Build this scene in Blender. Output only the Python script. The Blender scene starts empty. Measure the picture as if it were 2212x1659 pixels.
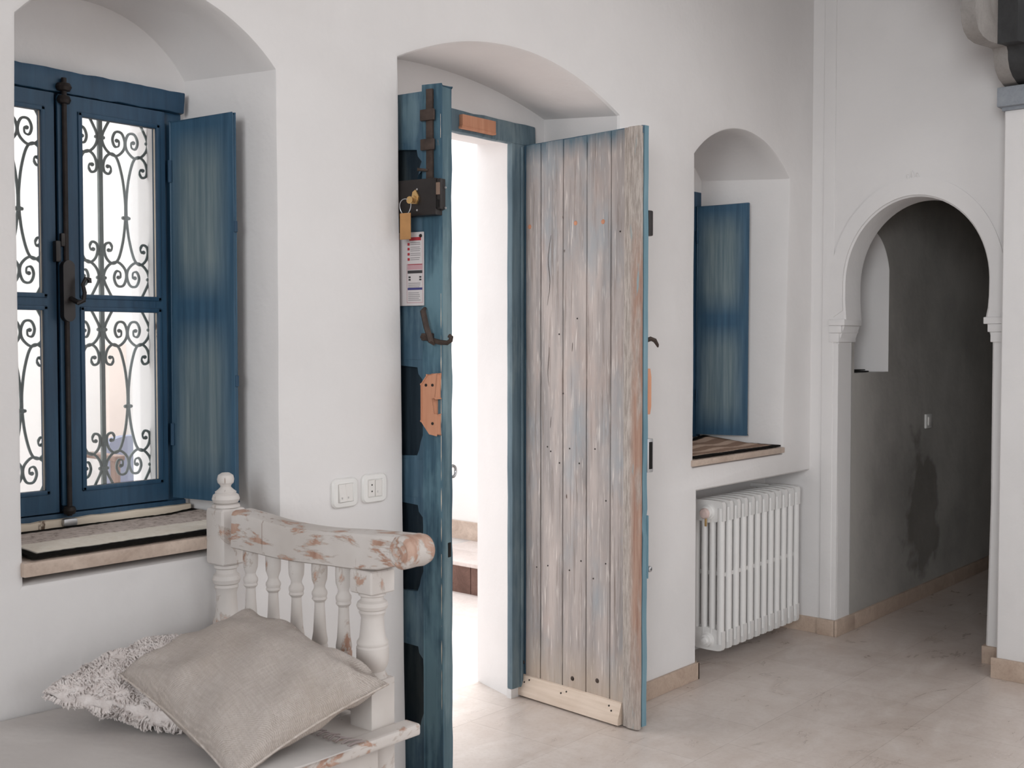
import bpy, bmesh, math, random
from mathutils import Vector, Matrix, noise
from mathutils.geometry import tessellate_polygon
random.seed(7)
SC = bpy.context.scene
COL = SC.collection
PI = math.pi

# ------------------------------------------------------------------ camera maths (2212 x 1659 frame)
F_PX = 2435.0
CX, CY = 1106.0, 829.5
PITCH = math.atan((CY - 743.0) / F_PX)
CAM = Vector((0.0, -2.47, 1.40))
def _cam_ray(u, v):
    x = (u - CX) / F_PX; y = -(v - CY) / F_PX
    return x, math.cos(PITCH) + y * math.sin(PITCH), -math.sin(PITCH) + y * math.cos(PITCH)
_x, _h, _z = _cam_ray(3210.0, 743.0)
YAW = math.atan2(_x, _h)
FW = Vector((math.cos(YAW), math.sin(YAW), 0)); RT = Vector((math.sin(YAW), -math.cos(YAW), 0))
def ray(u, v):
    x, h, z = _cam_ray(u, v)
    d = FW * h + RT * x
    return Vector((d.x, d.y, z))
def on_y(u, v, y):
    d = ray(u, v); return CAM + d * ((y - CAM.y) / d.y)
def on_x(u, v, x):
    d = ray(u, v); return CAM + d * ((x - CAM.x) / d.x)
def on_z(u, v, z):
    d = ray(u, v); return CAM + d * ((z - CAM.z) / d.z)

# ------------------------------------------------------------------ mesh builder
class MB:
    def __init__(self): self.bm = bmesh.new()
    def add(self, verts, faces):
        vs = [self.bm.verts.new(v) for v in verts]
        for f in faces:
            try: self.bm.faces.new([vs[i] for i in f])
            except ValueError: pass
        return vs
    def merge(self, bm2, M=None):
        if M is not None: bmesh.ops.transform(bm2, matrix=M, verts=bm2.verts)
        bm2.verts.index_update()
        self.add([v.co.copy() for v in bm2.verts], [[v.index for v in f.verts] for f in bm2.faces])
        bm2.free(); return self
    def box(self, a, b, bev=0.0, seg=2, M=None, cuts=0, rough=0.0, rs=12.0, seed=0):
        t = bmesh.new()
        x0, y0, z0 = a; x1, y1, z1 = b
        x0, x1 = min(x0, x1), max(x0, x1); y0, y1 = min(y0, y1), max(y0, y1); z0, z1 = min(z0, z1), max(z0, z1)
        P = [(x0,y0,z0),(x1,y0,z0),(x1,y1,z0),(x0,y1,z0),(x0,y0,z1),(x1,y0,z1),(x1,y1,z1),(x0,y1,z1)]
        vs = [t.verts.new(p) for p in P]
        for f in [(0,3,2,1),(4,5,6,7),(0,1,5,4),(1,2,6,5),(2,3,7,6),(3,0,4,7)]: t.faces.new([vs[i] for i in f])
        if bev > 0: bmesh.ops.bevel(t, geom=t.edges[:], offset=bev, segments=seg, profile=0.6, affect='EDGES')
        if cuts:
            L = max(x1-x0, y1-y0, z1-z0)
            es = [e for e in t.edges if e.calc_length() > L * 0.5]
            bmesh.ops.subdivide_edges(t, edges=es, cuts=cuts, use_grid_fill=True)
        if rough:
            for v in t.verts:
                n = noise.noise_vector(v.co * rs + Vector((seed*3.1, seed*1.7, seed)))
                v.co += n * rough
        return self.merge(t, M)
    def tube(self, pts, r, n=8, closed=False, caps=True):
        pts = [Vector(p) for p in pts]; N = len(pts)
        rr = r if isinstance(r, (list, tuple)) else [r] * N
        rings = []; prev = None
        for i in range(N):
            if closed: t = pts[(i+1) % N] - pts[(i-1) % N]
            else: t = pts[min(i+1, N-1)] - pts[max(i-1, 0)]
            t.normalize()
            if prev is None:
                a = Vector((0,0,1)) if abs(t.z) < 0.9 else Vector((1,0,0))
                u = t.cross(a).normalized()
            else:
                u = (prev - t * prev.dot(t)).normalized()
            prev = u; w = t.cross(u)
            rings.append([pts[i] + (u*math.cos(2*PI*k/n) + w*math.sin(2*PI*k/n)) * rr[i] for k in range(n)])
        V = [p for rg in rings for p in rg]; Fs = []
        for i in range(N if closed else N-1):
            j = (i+1) % N
            for k in range(n):
                l = (k+1) % n
                Fs.append((i*n+k, i*n+l, j*n+l, j*n+k))
        if caps and not closed:
            Fs.append(tuple(range(n))[::-1]); Fs.append(tuple((N-1)*n+k for k in range(n)))
        self.add(V, Fs); return self
    def lathe(self, prof, o, axis='Z', n=20, M=None):
        V = []; Fs = []
        o = Vector(o)
        for (r, h) in prof:
            for k in range(n):
                a = 2*PI*k/n; c, s = r*math.cos(a), r*math.sin(a)
                p = {'Z': (c, s, h), 'X': (h, c, s), 'Y': (c, h, s)}[axis]
                V.append(o + Vector(p))
        for i in range(len(prof)-1):
            for k in range(n):
                l = (k+1) % n
                Fs.append((i*n+k, i*n+l, (i+1)*n+l, (i+1)*n+k))
        Fs.append(tuple(range(n))); Fs.append(tuple((len(prof)-1)*n+k for k in range(n)))
        if M is not None: V = [M @ p for p in V]
        self.add(V, Fs); return self
    def prism(self, loops, f0, f1):
        """loops: outer + holes (2D); f0/f1 map (a,b) to 3D for the two ends"""
        tri = tessellate_polygon([[Vector((p[0], p[1], 0)) for p in lp] for lp in loops])
        flat = [p for lp in loops for p in lp]; n = len(flat)
        V = [f0(*p) for p in flat] + [f1(*p) for p in flat]; Fs = []
        for t in tri:
            Fs.append(tuple(t)); Fs.append(tuple(n+i for i in reversed(t)))
        b = 0
        for lp in loops:
            m = len(lp)
            for i in range(m):
                j = (i+1) % m
                Fs.append((b+i, b+j, n+b+j, n+b+i))
            b += m
        self.add(V, Fs); return self
    def flat(self, loops, f):
        tri = tessellate_polygon([[Vector((p[0], p[1], 0)) for p in lp] for lp in loops])
        self.add([f(*p) for lp in loops for p in lp], [tuple(t) for t in tri]); return self
    def loft(self, A, B, closed=True):
        n = len(A); Fs = []
        for i in range(n if closed else n-1):
            j = (i+1) % n; Fs.append((i, j, n+j, n+i))
        self.add(list(A) + list(B), Fs); return self
    def grid(self, fn, nu, nv):
        V = [fn(i/nu, j/nv) for j in range(nv+1) for i in range(nu+1)]
        Fs = [(j*(nu+1)+i, j*(nu+1)+i+1, (j+1)*(nu+1)+i+1, (j+1)*(nu+1)+i) for j in range(nv) for i in range(nu)]
        self.add(V, Fs); return self
    def build(self, name, mat, parent=None, local=False, angle=0.6, weld=0.0004):
        bm = self.bm
        if weld: bmesh.ops.remove_doubles(bm, verts=bm.verts, dist=weld)
        bmesh.ops.recalc_face_normals(bm, faces=bm.faces)
        for f in bm.faces: f.smooth = True
        for e in bm.edges:
            if len(e.link_faces) == 2 and e.calc_face_angle(0.0) > angle: e.smooth = False
        me = bpy.data.meshes.new(name); bm.to_mesh(me); bm.free()
        o = bpy.data.objects.new(name, me); COL.objects.link(o)
        if mat: me.materials.append(mat)
        if parent is not None:
            o.parent = parent
            if not local: o.matrix_parent_inverse = WM[parent.name].inverted()
            WM[o.name] = WM[parent.name].copy() if local else Matrix.Identity(4)
        else: WM[o.name] = Matrix.Identity(4)
        return o
WM = {}
def thing(name, label, cat, loc=(0,0,0), rz=0.0, group=None, kind=None):
    o = bpy.data.objects.new(name, None); COL.objects.link(o)
    o.empty_display_size = 0.05
    o.location = loc; o.rotation_euler = (0, 0, rz)
    WM[o.name] = Matrix.Translation(Vector(loc)) @ Matrix.Rotation(rz, 4, 'Z')
    tag(o, label, cat, group, kind); return o
def tag(o, label=None, cat=None, group=None, kind=None):
    if label: o['label'] = label
    if cat: o['category'] = cat
    if group: o['group'] = group
    if kind: o['kind'] = kind
    return o
def struct(o, label=None): o['kind'] = 'structure'; o['label'] = label or o.name; return o

# ------------------------------------------------------------------ materials
def lin(r, g, b):
    f = lambda c: (c/255/12.92) if c <= 10 else ((c/255+0.055)/1.055)**2.4
    return (f(r), f(g), f(b), 1)
class NT:
    def __init__(self, name, rough=0.6, metal=0.0, spec=0.4):
        self.m = bpy.data.materials.new(name); self.m.use_nodes = True
        self.n = self.m.node_tree.nodes; self.l = self.m.node_tree.links
        self.b = self.n['Principled BSDF']
        self.b.inputs['Roughness'].default_value = rough; self.b.inputs['Metallic'].default_value = metal
        self.b.inputs['Specular IOR Level'].default_value = spec
        self.tc = self.n.new('ShaderNodeTexCoord')
    def mp(self, scale=(1,1,1), loc=(0,0,0), src='Object'):
        m = self.n.new('ShaderNodeMapping'); m.inputs['Scale'].default_value = scale; m.inputs['Location'].default_value = loc
        self.l.new(self.tc.outputs[src], m.inputs['Vector']); return m.outputs[0]
    def noise(self, sc=1.0, detail=4, rough=0.5, vec=None, scale=(1,1,1), loc=(0,0,0), dist=0.0):
        t = self.n.new('ShaderNodeTexNoise'); t.inputs['Scale'].default_value = sc; t.inputs['Detail'].default_value = detail
        t.inputs['Roughness'].default_value = rough; t.inputs['Distortion'].default_value = dist
        self.l.new(vec if vec is not None else self.mp(scale, loc), t.inputs['Vector']); return t.outputs['Fac']
    def ramp(self, f, stops):
        r = self.n.new('ShaderNodeValToRGB'); e = r.color_ramp.elements
        while len(e) < len(stops): e.new(0.5)
        for i, (p, c) in enumerate(stops):
            e[i].position = p; e[i].color = c if isinstance(c, tuple) else (c, c, c, 1)
        self.l.new(f, r.inputs[0]); return r.outputs[0]
    def mix(self, f, a, b, mode='MIX'):
        m = self.n.new('ShaderNodeMix'); m.data_type = 'RGBA'; m.blend_type = mode
        for k, s in ((0, f), (6, a), (7, b)):
            if isinstance(s, (tuple, float, int)): m.inputs[k].default_value = s
            else: self.l.new(s, m.inputs[k])
        return m.outputs[2]
    def math(self, op, a, b=None, clamp=False):
        m = self.n.new('ShaderNodeMath'); m.operation = op; m.use_clamp = clamp
        for k, s in enumerate((a, b)):
            if s is None: continue
            if isinstance(s, (float, int)): m.inputs[k].default_value = s
            else: self.l.new(s, m.inputs[k])
        return m.outputs[0]
    def xyz(self, vec=None):
        s = self.n.new('ShaderNodeSeparateXYZ'); self.l.new(vec if vec is not None else self.tc.outputs['Object'], s.inputs[0]); return s.outputs
    def col(self, c):
        if isinstance(c, tuple): self.b.inputs['Base Color'].default_value = c
        else: self.l.new(c, self.b.inputs['Base Color'])
        return self
    def rgh(self, f): self.l.new(f, self.b.inputs['Roughness']); return self
    def bump(self, h, strength=0.3, dist=0.01):
        b = self.n.new('ShaderNodeBump'); b.inputs['Strength'].default_value = strength; b.inputs['Distance'].default_value = dist
        self.l.new(h, b.inputs['Height'])
        prev = self.b.inputs['Normal'].links
        if prev: self.l.new(prev[0].from_socket, b.inputs['Normal'])
        self.l.new(b.outputs[0], self.b.inputs['Normal']); return self

def m_plain(name, c, rough=0.6, metal=0.0, spec=0.4, var=0.0, vs=20):
    t = NT(name, rough, metal, spec)
    if var:
        f = t.noise(vs, 5)
        a = tuple(x*(1-var) for x in c[:3]) + (1,); b = tuple(min(1, x*(1+var)) for x in c[:3]) + (1,)
        t.col(t.ramp(f, [(0.3, a), (0.7, b)]))
        t.bump(f, 0.15, 0.003)
    else: t.col(c)
    return t.m

def m_plaster(name, c, dirt=0.06):
    t = NT(name, 0.85, 0, 0.25)
    big = t.noise(1.6, 5, 0.6)
    a = tuple(x*(1-dirt) for x in c[:3]) + (1,)
    t.col(t.ramp(big, [(0.3, a), (0.6, c)]))
    t.bump(t.noise(5.0, 4, 0.55), 0.35, 0.02)
    t.bump(t.noise(70.0, 3, 0.6), 0.10, 0.004)
    return t.m

def m_damp(name, c, dirt, cx_, cz_):
    m = m_plaster(name, c, dirt)
    nt_ = m.node_tree; n, l = nt_.nodes, nt_.links
    b = n['Principled BSDF']; src = b.inputs['Base Color'].links[0].from_socket
    tc = n.new('ShaderNodeTexCoord'); sp = n.new('ShaderNodeSeparateXYZ'); l.new(tc.outputs['Object'], sp.inputs[0])
    def M(op, a, bb):
        q = n.new('ShaderNodeMath'); q.operation = op
        for k, s_ in enumerate((a, bb)):
            if isinstance(s_, (int, float)): q.inputs[k].default_value = s_
            else: l.new(s_, q.inputs[k])
        return q.outputs[0]
    dx = M('MULTIPLY', M('SUBTRACT', sp.outputs[0], cx_), 1.7); dz = M('MULTIPLY', M('SUBTRACT', sp.outputs[2], cz_), 1.25)
    ns = n.new('ShaderNodeTexNoise'); ns.inputs['Scale'].default_value = 4.0; ns.inputs['Detail'].default_value = 5; l.new(tc.outputs['Object'], ns.inputs['Vector'])
    d = M('ADD', M('SQRT', M('ADD', M('MULTIPLY', dx, dx), M('MULTIPLY', dz, dz)), 0.0), M('MULTIPLY', M('SUBTRACT', ns.outputs['Fac'], 0.5), 1.1))
    rp_ = n.new('ShaderNodeValToRGB'); rp_.color_ramp.elements[0].position = 0.36; rp_.color_ramp.elements[0].color = (0.5, 0.5, 0.5, 1); rp_.color_ramp.elements[1].position = 0.46; rp_.color_ramp.elements[1].color = (0, 0, 0, 1)
    l.new(d, rp_.inputs[0])
    mx = n.new('ShaderNodeMix'); mx.data_type = 'RGBA'; l.new(rp_.outputs[0], mx.inputs[0]); l.new(src, mx.inputs[6]); mx.inputs[7].default_value = lin(86, 80, 74)
    l.new(mx.outputs[2], b.inputs['Base Color']); return m

def m_floor(name):
    t = NT(name, 0.35, 0, 0.55)
    br = t.n.new('ShaderNodeTexBrick'); br.offset = 0.5
    br.inputs['Scale'].default_value = 1.0; br.inputs['Brick Width'].default_value = 0.42; br.inputs['Row Height'].default_value = 0.42
    br.inputs['Mortar Size'].default_value = 0.0016; br.inputs['Mortar Smooth'].default_value = 0.3; br.inputs['Bias'].default_value = 0.0
    br.inputs['Color1'].default_value = lin(190, 176, 167); br.inputs['Color2'].default_value = lin(206, 194, 186); br.inputs['Mortar'].default_value = lin(166, 152, 142)
    t.l.new(t.mp((1,1,1), (0.12, 0.07, 0)), br.inputs['Vector'])
    v1 = t.noise(2.2, 8, 0.65, scale=(1, 2.2, 1), dist=1.6)
    v2 = t.noise(6.0, 8, 0.7, scale=(1.6, 1, 1), loc=(3, 1, 0), dist=1.0)
    c = t.mix(t.ramp(v1, [(0.40, 0.0), (0.62, 0.55)]), br.outputs['Color'], lin(220, 211, 205))
    c = t.mix(t.ramp(v2, [(0.42, 0.0), (0.62, 0.22)]), c, lin(178, 160, 148))
    sp = t.noise(60, 3, 0.6)
    c = t.mix(t.ramp(sp, [(0.35, 0.12), (0.5, 0.0)]), c, lin(150, 132, 118))
    t.col(c)
    t.rgh(t.ramp(v1, [(0.3, 0.24), (0.7, 0.40)]))
    t.bump(br.outputs['Fac'], -0.15, 0.002)
    return t.m

def m_stone(name, c1, c2, rough=0.45):
    t = NT(name, rough, 0, 0.45)
    v1 = t.noise(7, 8, 0.65, dist=1.2); v2 = t.noise(90, 3, 0.5)
    c = t.ramp(v1, [(0.3, c1), (0.65, c2)])
    c = t.mix(t.ramp(v2, [(0.3, 0.25), (0.5, 0.0)]), c, tuple(x*0.7 for x in c1[:3]) + (1,))
    t.col(c); t.bump(v1, 0.1, 0.003); return t.m

def m_paintwood(name, p1, p2, under, chip=0.66, grain=(45, 45, 3), rough=0.55, pale=None, palelo=0.62, bump=0.35, chipsc=(14, 14, 5)):
    """brushed, worn paint over wood with grain along local z"""
    t = NT(name, rough, 0, 0.35)
    g = t.noise(1.0, 6, 0.6, scale=grain)
    big = t.noise(3.0, 4, 0.55, scale=(1.4, 1.4, 0.7))
    c = t.mix(t.ramp(t.math('ADD', t.math('MULTIPLY', g, 0.55), t.math('MULTIPLY', big, 0.45)), [(0.38, 0.0), (0.62, 1.0)]), p1, p2)
    if pale is not None:
        pl = t.noise(2.2, 5, 0.6, scale=(2.2, 2.2, 0.9), loc=(5, 2, 1))
        pl = t.math('MULTIPLY', pl, t.math('ADD', t.math('MULTIPLY', g, 0.6), 0.72))
        c = t.mix(t.ramp(pl, [(palelo-0.1, 0.0), (palelo+0.06, 0.85)]), c, pale)
    ch = t.noise(1.0, 7, 0.68, scale=chipsc, loc=(1.3, 4.2, 0.4))
    cm = t.ramp(ch, [(chip, 0.0), (chip+0.03, 1.0)])
    wood = t.mix(t.ramp(g, [(0.35, 0.0), (0.65, 1.0)]), under, tuple(x*0.55 for x in under[:3]) + (1,))
    c = t.mix(cm, c, wood)
    t.col(c)
    t.bump(g, bump, 0.004); t.bump(cm, -0.4, 0.003)
    return t.m

def m_shutter(name, w, h):
    """blue louver-less shutter, two panels rubbed back to a grey green in their middles (local x along, z up)"""
    t = NT(name, 0.5, 0, 0.35)
    g = t.noise(1.0, 6, 0.6, scale=(60, 60, 2.5)); g2 = t.noise(1.0, 5, 0.6, scale=(14, 14, 1.6), loc=(2, 0, 4))
    x, y, z = t.xyz()
    a = t.math('SUBTRACT', 1.0, t.math('ABSOLUTE', t.math('SUBTRACT', t.math('MULTIPLY', x, 2.0/w), 0.95)))
    a = t.math('MULTIPLY', a, 1.7, True)
    b = t.math('ABSOLUTE', t.math('SINE', t.math('MULTIPLY', z, 2*PI/h)))
    b = t.math('MULTIPLY', t.math('SUBTRACT', b, 0.12), 1.6, True)
    msk = t.math('MULTIPLY', t.math('MULTIPLY', a, b), t.math('ADD', t.math('MULTIPLY', g2, 1.1), 0.42), True)
    c = t.mix(t.ramp(g, [(0.35, 0.0), (0.65, 1.0)]), lin(44, 74, 96), lin(62, 94, 118))
    c = t.mix(t.math('MULTIPLY', msk, 0.8), c, t.mix(t.ramp(g, [(0.35, 0.0), (0.65, 1.0)]), lin(96, 114, 120), lin(130, 142, 142)))
    ch = t.noise(1.0, 6, 0.65, scale=(16, 16, 6), loc=(3, 3, 3))
    c = t.mix(t.ramp(ch, [(0.74, 0.0), (0.76, 1.0)]), c, lin(150, 140, 120))
    t.col(c); t.bump(g, 0.3, 0.003); return t.m

def m_planks(name):
    t = NT(name, 0.75, 0, 0.2)
    g = t.noise(1.0, 7, 0.65, scale=(70, 70, 2.6)); g2 = t.noise(1.0, 5, 0.6, scale=(16, 16, 1.5), loc=(4, 1, 2))
    big = t.noise(2.6, 4, 0.55, scale=(2.2, 2.2, 1.0), loc=(1, 7, 3))
    x, y, z = t.xyz()
    c = t.mix(t.ramp(g2, [(0.36, 0.0), (0.64, 1.0)]), lin(152, 146, 144), lin(188, 177, 172))
    c = t.mix(t.ramp(big, [(0.5, 0.0), (0.68, 0.7)]), c, lin(152, 160, 166))
    c = t.mix(t.ramp(t.noise(3.4, 5, 0.6, scale=(2.4, 2.4, 0.8), loc=(9, 3, 5)), [(0.56, 0.0), (0.7, 0.6)]), c, lin(182, 164, 156))
    c = t.mix(t.ramp(g, [(0.30, 0.75), (0.47, 0.0)]), c, lin(122, 110, 104))
    c = t.mix(t.ramp(t.noise(1.0, 4, 0.5, scale=(120, 120, 8), loc=(6, 6, 6)), [(0.58, 0.0), (0.72, 0.7)]), c, lin(228, 220, 214))
    # nail heads and dark splits
    c = t.mix(t.ramp(t.noise(1.0, 2, 0.4, scale=(26, 26, 14), loc=(2, 8, 1)), [(0.77, 0.0), (0.80, 0.9)]), c, lin(78, 62, 54))
    # blue paint still left along the head of the boards
    tp = t.math('ADD', z, t.math('MULTIPLY', t.math('SUBTRACT', g2, 0.5), 0.22))
    c = t.mix(t.ramp(t.math('SUBTRACT', tp, 1.45), [(0.645, 0.0), (0.725, 0.9)]), c, lin(84, 110, 124))
    # bleached raw wood at the foot
    c = t.mix(t.ramp(tp, [(0.10, 0.55), (0.26, 0.0)]), c, lin(196, 176, 156))
    t.col(c); t.bump(g, 0.6, 0.004); t.bump(g2, 0.3, 0.004); return t.m

def m_redbar(name):
    t = NT(name, 0.75, 0, 0.2)
    g = t.noise(1.0, 7, 0.65, scale=(80, 80, 3)); pat = t.noise(1.0, 5, 0.6, scale=(20, 20, 4), loc=(2, 3, 9)); fine = t.noise(1.0, 6, 0.7, scale=(130, 130, 14), loc=(1, 1, 1))
    x, y, z = t.xyz()
    grey = t.mix(t.ramp(fine, [(0.4, 0.0), (0.6, 1.0)]), lin(188, 179, 172), lin(152, 143, 136))
    red = t.mix(t.ramp(g, [(0.35, 0.0), (0.65, 1.0)]), lin(146, 108, 92), lin(178, 148, 132))
    m = t.math('MULTIPLY', t.math('SUBTRACT', x, 0.551), 40.0, True)
    zz = t.ramp(t.math('MULTIPLY', z, 0.5), [(0.05, 0.15), (0.2, 0.9), (0.62, 1.0), (0.86, 0.75), (0.93, 0.0)])
    m = t.math('MULTIPLY', t.math('MULTIPLY', m, zz), t.ramp(pat, [(0.36, 0.2), (0.52, 1.0)]))
    c = t.mix(m, grey, red)
    c = t.mix(t.ramp(t.noise(1.0, 5, 0.6, scale=(26, 26, 3), loc=(7, 7, 7)), [(0.62, 0.0), (0.66, 0.8)]), c, lin(140, 166, 172))
    t.col(c); t.bump(fine, 0.5, 0.003); t.bump(g, 0.4, 0.003); return t.m

def m_chipped_white(name, lo=0.60, scale=(9, 9, 16), loc=(0,0,0)):
    t = NT(name, 0.6, 0, 0.3)
    g = t.noise(1.0, 5, 0.6, scale=(40, 40, 12), loc=loc)
    big = t.noise(5, 4, 0.5, loc=loc)
    c = t.ramp(big, [(0.3, lin(196, 188, 182)), (0.7, lin(214, 208, 204))])
    ch = t.noise(1.0, 8, 0.66, scale=scale, loc=loc, dist=0.6)
    cm = t.ramp(ch, [(lo, 0.0), (lo+0.025, 1.0)])
    wood = t.mix(t.ramp(g, [(0.35, 0.0), (0.65, 1.0)]), lin(192, 162, 146), lin(166, 130, 112))
    c = t.mix(cm, c, wood)
    rim = t.ramp(ch, [(lo-0.03, 0.0), (lo-0.004, 0.5), (lo+0.01, 0.0)])
    c = t.mix(rim, c, lin(150, 132, 118))
    cr = t.noise(1.0, 4, 0.5, scale=(55, 55, 4), loc=(3, 3, 3))
    c = t.mix(t.ramp(cr, [(0.68, 0.0), (0.71, 0.7)]), c, lin(140, 118, 104))
    t.col(c); t.bump(cm, -0.5, 0.003); t.bump(g, 0.15, 0.003); return t.m

def m_linen(name, c1, c2):
    t = NT(name, 0.95, 0, 0.1)
    ws = []
    x, y, z = t.xyz(t.tc.outputs['UV'])
    wa = t.math('SINE', t.math('MULTIPLY', t.math('ADD', x, t.math('MULTIPLY', t.noise(60, 2), 0.004)), 1700.0))
    wb = t.math('SINE', t.math('MULTIPLY', t.math('ADD', y, t.math('MULTIPLY', t.noise(50, 2), 0.004)), 1500.0))
    w = t.math('MULTIPLY', wa, wb)
    slub = t.noise(1.0, 4, 0.6, vec=t.mp((30, 260, 1), src='UV'))
    slub2 = t.noise(1.0, 4, 0.6, vec=t.mp((260, 30, 1), (3, 1, 0), src='UV'))
    f = t.math('ADD', t.math('MULTIPLY', t.math('ADD', slub, slub2), 0.38), t.math('MULTIPLY', w, 0.20))
    c = t.mix(t.ramp(f, [(0.25, 0.0), (0.52, 1.0)]), c1, c2)
    big = t.noise(5, 4, 0.6)
    c = t.mix(t.ramp(big, [(0.45, 0.0), (0.7, 0.3)]), c, lin(172, 157, 142))
    t.col(c); t.bump(w, 0.5, 0.002); t.bump(f, 0.3, 0.002); return t.m

def m_fluff(name):
    t = NT(name, 1.0, 0, 0.05)
    t.col(t.ramp(t.noise(45, 4, 0.6), [(0.3, lin(214, 204, 200)), (0.7, lin(236, 229, 226))])); t.bump(t.noise(160, 3), 0.5, 0.004); return t.m

def m_cloth(name, c):
    t = NT(name, 0.95, 0, 0.1)
    t.col(t.ramp(t.noise(4, 5, 0.6), [(0.3, tuple(x*0.92 for x in c[:3]) + (1,)), (0.7, c)]))
    t.bump(t.noise(9, 3), 0.3, 0.02); t.bump(t.noise(1.0, 2, 0.5, scale=(500, 500, 500)), 0.15, 0.001); return t.m

def m_mat(name, body):
    t = NT(name, 1.0, 0, 0.05)
    x, y, z = t.xyz(t.tc.outputs['UV'])   # u along, v across (0 = front)
    nz = t.noise(1.0, 5, 0.7, scale=(60, 60, 60)); n2 = t.noise(9, 3)
    v = t.math('ADD', y, t.math('MULTIPLY', t.math('SUBTRACT', n2, 0.5), 0.06))
    pile = t.ramp(nz, [(0.36, lin(160, 144, 134)), (0.46, lin(204, 189, 179)), (0.66, lin(222, 208, 199))])
    band = t.ramp(nz, [(0.3, lin(234, 223, 208)), (0.7, lin(246, 238, 226))])
    c = t.mix(t.ramp(v, [(0.47, 0.0), (0.49, 1.0)]), band, pile) if body else t.ramp(t.math('SINE', t.math('MULTIPLY', v, 24.0)), [(0.1, lin(150, 124, 108)), (0.4, lin(196, 170, 152))])
    edge = t.math('MINIMUM', t.math('MINIMUM', v, t.math('SUBTRACT', 1.0, v)), t.math('MINIMUM', t.math('MULTIPLY', x, 2.2), t.math('MULTIPLY', t.math('SUBTRACT', 1.0, x), 2.2)))
    c = t.mix(t.ramp(edge, [(0.08 if body else 0.07, 1.0), (0.115 if body else 0.1, 0.0)]), c, lin(26, 24, 22))
    t.col(c); t.bump(nz, 0.4, 0.004); return t.m

def m_glass(name):
    m = bpy.data.materials.new(name); m.use_nodes = True
    n = m.node_tree.nodes; l = m.node_tree.links
    n.remove(n['Principled BSDF'])
    g = n.new('ShaderNodeBsdfGlossy'); g.inputs['Roughness'].default_value = 0.02
    tr = n.new('ShaderNodeBsdfTransparent'); tr.inputs['Color'].default_value = (0.95, 0.96, 0.96, 1)
    fr = n.new('ShaderNodeFresnel'); fr.inputs['IOR'].default_value = 1.45
    mx = n.new('ShaderNodeMixShader'); l.new(fr.outputs[0], mx.inputs[0]); l.new(tr.outputs[0], mx.inputs[1]); l.new(g.outputs[0], mx.inputs[2])
    l.new(mx.outputs[0], n['Material Output'].inputs['Surface']); return m

PLASTER = m_plaster('white plaster', lin(225, 222, 221))
PLASTER_OUT = m_plaster('courtyard limewash', lin(238, 236, 234), 0.02)
PLASTER_GREY = m_plaster('shade-darkened damp plaster', lin(176, 172, 167), 0.30)  # grey set darker than the room plaster to carry the corridor's shade
FLOOR = m_floor('beige marble tiles')
STONE = m_stone('beige marble', lin(176, 156, 142), lin(206, 188, 174))
STONE_B = m_stone('skirting marble', lin(172, 150, 134), lin(194, 174, 158), 0.5)
COURT = m_stone('courtyard stone', lin(208, 194, 188), lin(220, 209, 204), 0.7)
RISER = m_stone('brown step stone', lin(84, 60, 52), lin(116, 88, 78), 0.8)
BLUE_WIN = m_paintwood('dark blue window paint', lin(30, 60, 84), lin(44, 78, 104), lin(176, 164, 144), chip=0.735, rough=0.42)
BLUE_SHUT = None
BLUE_DOOR = m_paintwood('worn blue door paint', lin(42, 70, 86), lin(70, 102, 120), lin(170, 152, 136), chip=0.69, pale=lin(104, 136, 148), palelo=0.57)
BLUE_RAIL = m_paintwood('blue rail paint', lin(54, 80, 98), lin(80, 108, 126), lin(168, 150, 132), chip=0.72, pale=lin(108, 132, 142), palelo=0.60)
BLUE_DARK = m_paintwood('old dark panel paint', lin(24, 36, 46), lin(40, 54, 64), lin(66, 68, 66), chip=0.70, pale=lin(62, 70, 72), palelo=0.62)
BLUE_FRAME = m_paintwood('blue door frame paint', lin(78, 98, 110), lin(104, 124, 134), lin(172, 152, 136), chip=0.73, pale=lin(122, 138, 144), palelo=0.6)
BLUE_EDGE = m_paintwood('blue leaf edge paint', lin(98, 132, 146), lin(122, 152, 164), lin(178, 158, 140), chip=0.72)
BLUE_LEAF_EDGE = m_paintwood('greyed leaf edge paint', lin(66, 92, 104), lin(92, 118, 128), lin(176, 158, 140), chip=0.69, pale=lin(122, 144, 150), palelo=0.58)
PLANKS = m_planks('weathered planks')
REDBAR = m_redbar('stripped red brown wood')
RAWWOOD = m_paintwood('raw pale board', lin(206, 186, 168), lin(224, 206, 190), lin(160, 130, 108), chip=0.74, grain=(4, 45, 60), rough=0.8)
ORANGE = m_paintwood('fresh orange wood', lin(188, 128, 98), lin(206, 150, 120), lin(150, 84, 54), chip=0.78, rough=0.6)
IRON = m_plain('dark iron', lin(44, 38, 36), 0.55, 0.3, 0.4, 0.35, 40)
IRON_BROWN = m_plain('rusty brown iron', lin(66, 54, 48), 0.6, 0.2, 0.4, 0.35, 40)
IRON_GREY = m_plain('painted grey green iron', lin(112, 122, 120), 0.5, 0.0, 0.4, 0.12, 40)
BLACK = m_plain('black lock enamel', lin(38, 33, 32), 0.4, 0.2, 0.5, 0.2, 30)
GAP_DARK = m_plain('dark gap brown', lin(58, 46, 40), 0.9)
HOLE = m_plain('dark hollow', lin(18, 15, 14), 0.9)
BRASS = m_plain('brass', lin(206, 170, 116), 0.35, 0.8, 0.5)
BOLTMETAL = m_plain('worn bolt metal', lin(134, 112, 98), 0.5, 0.3)
STEEL = m_plain('steel', lin(186, 186, 188), 0.35, 0.8, 0.5)
TAGWOOD = m_plain('tan key tag', lin(178, 132, 84), 0.7, var=0.12)
WHITE_PL = m_plain('white plastic', lin(225, 223, 220), 0.4, 0, 0.45)
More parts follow.
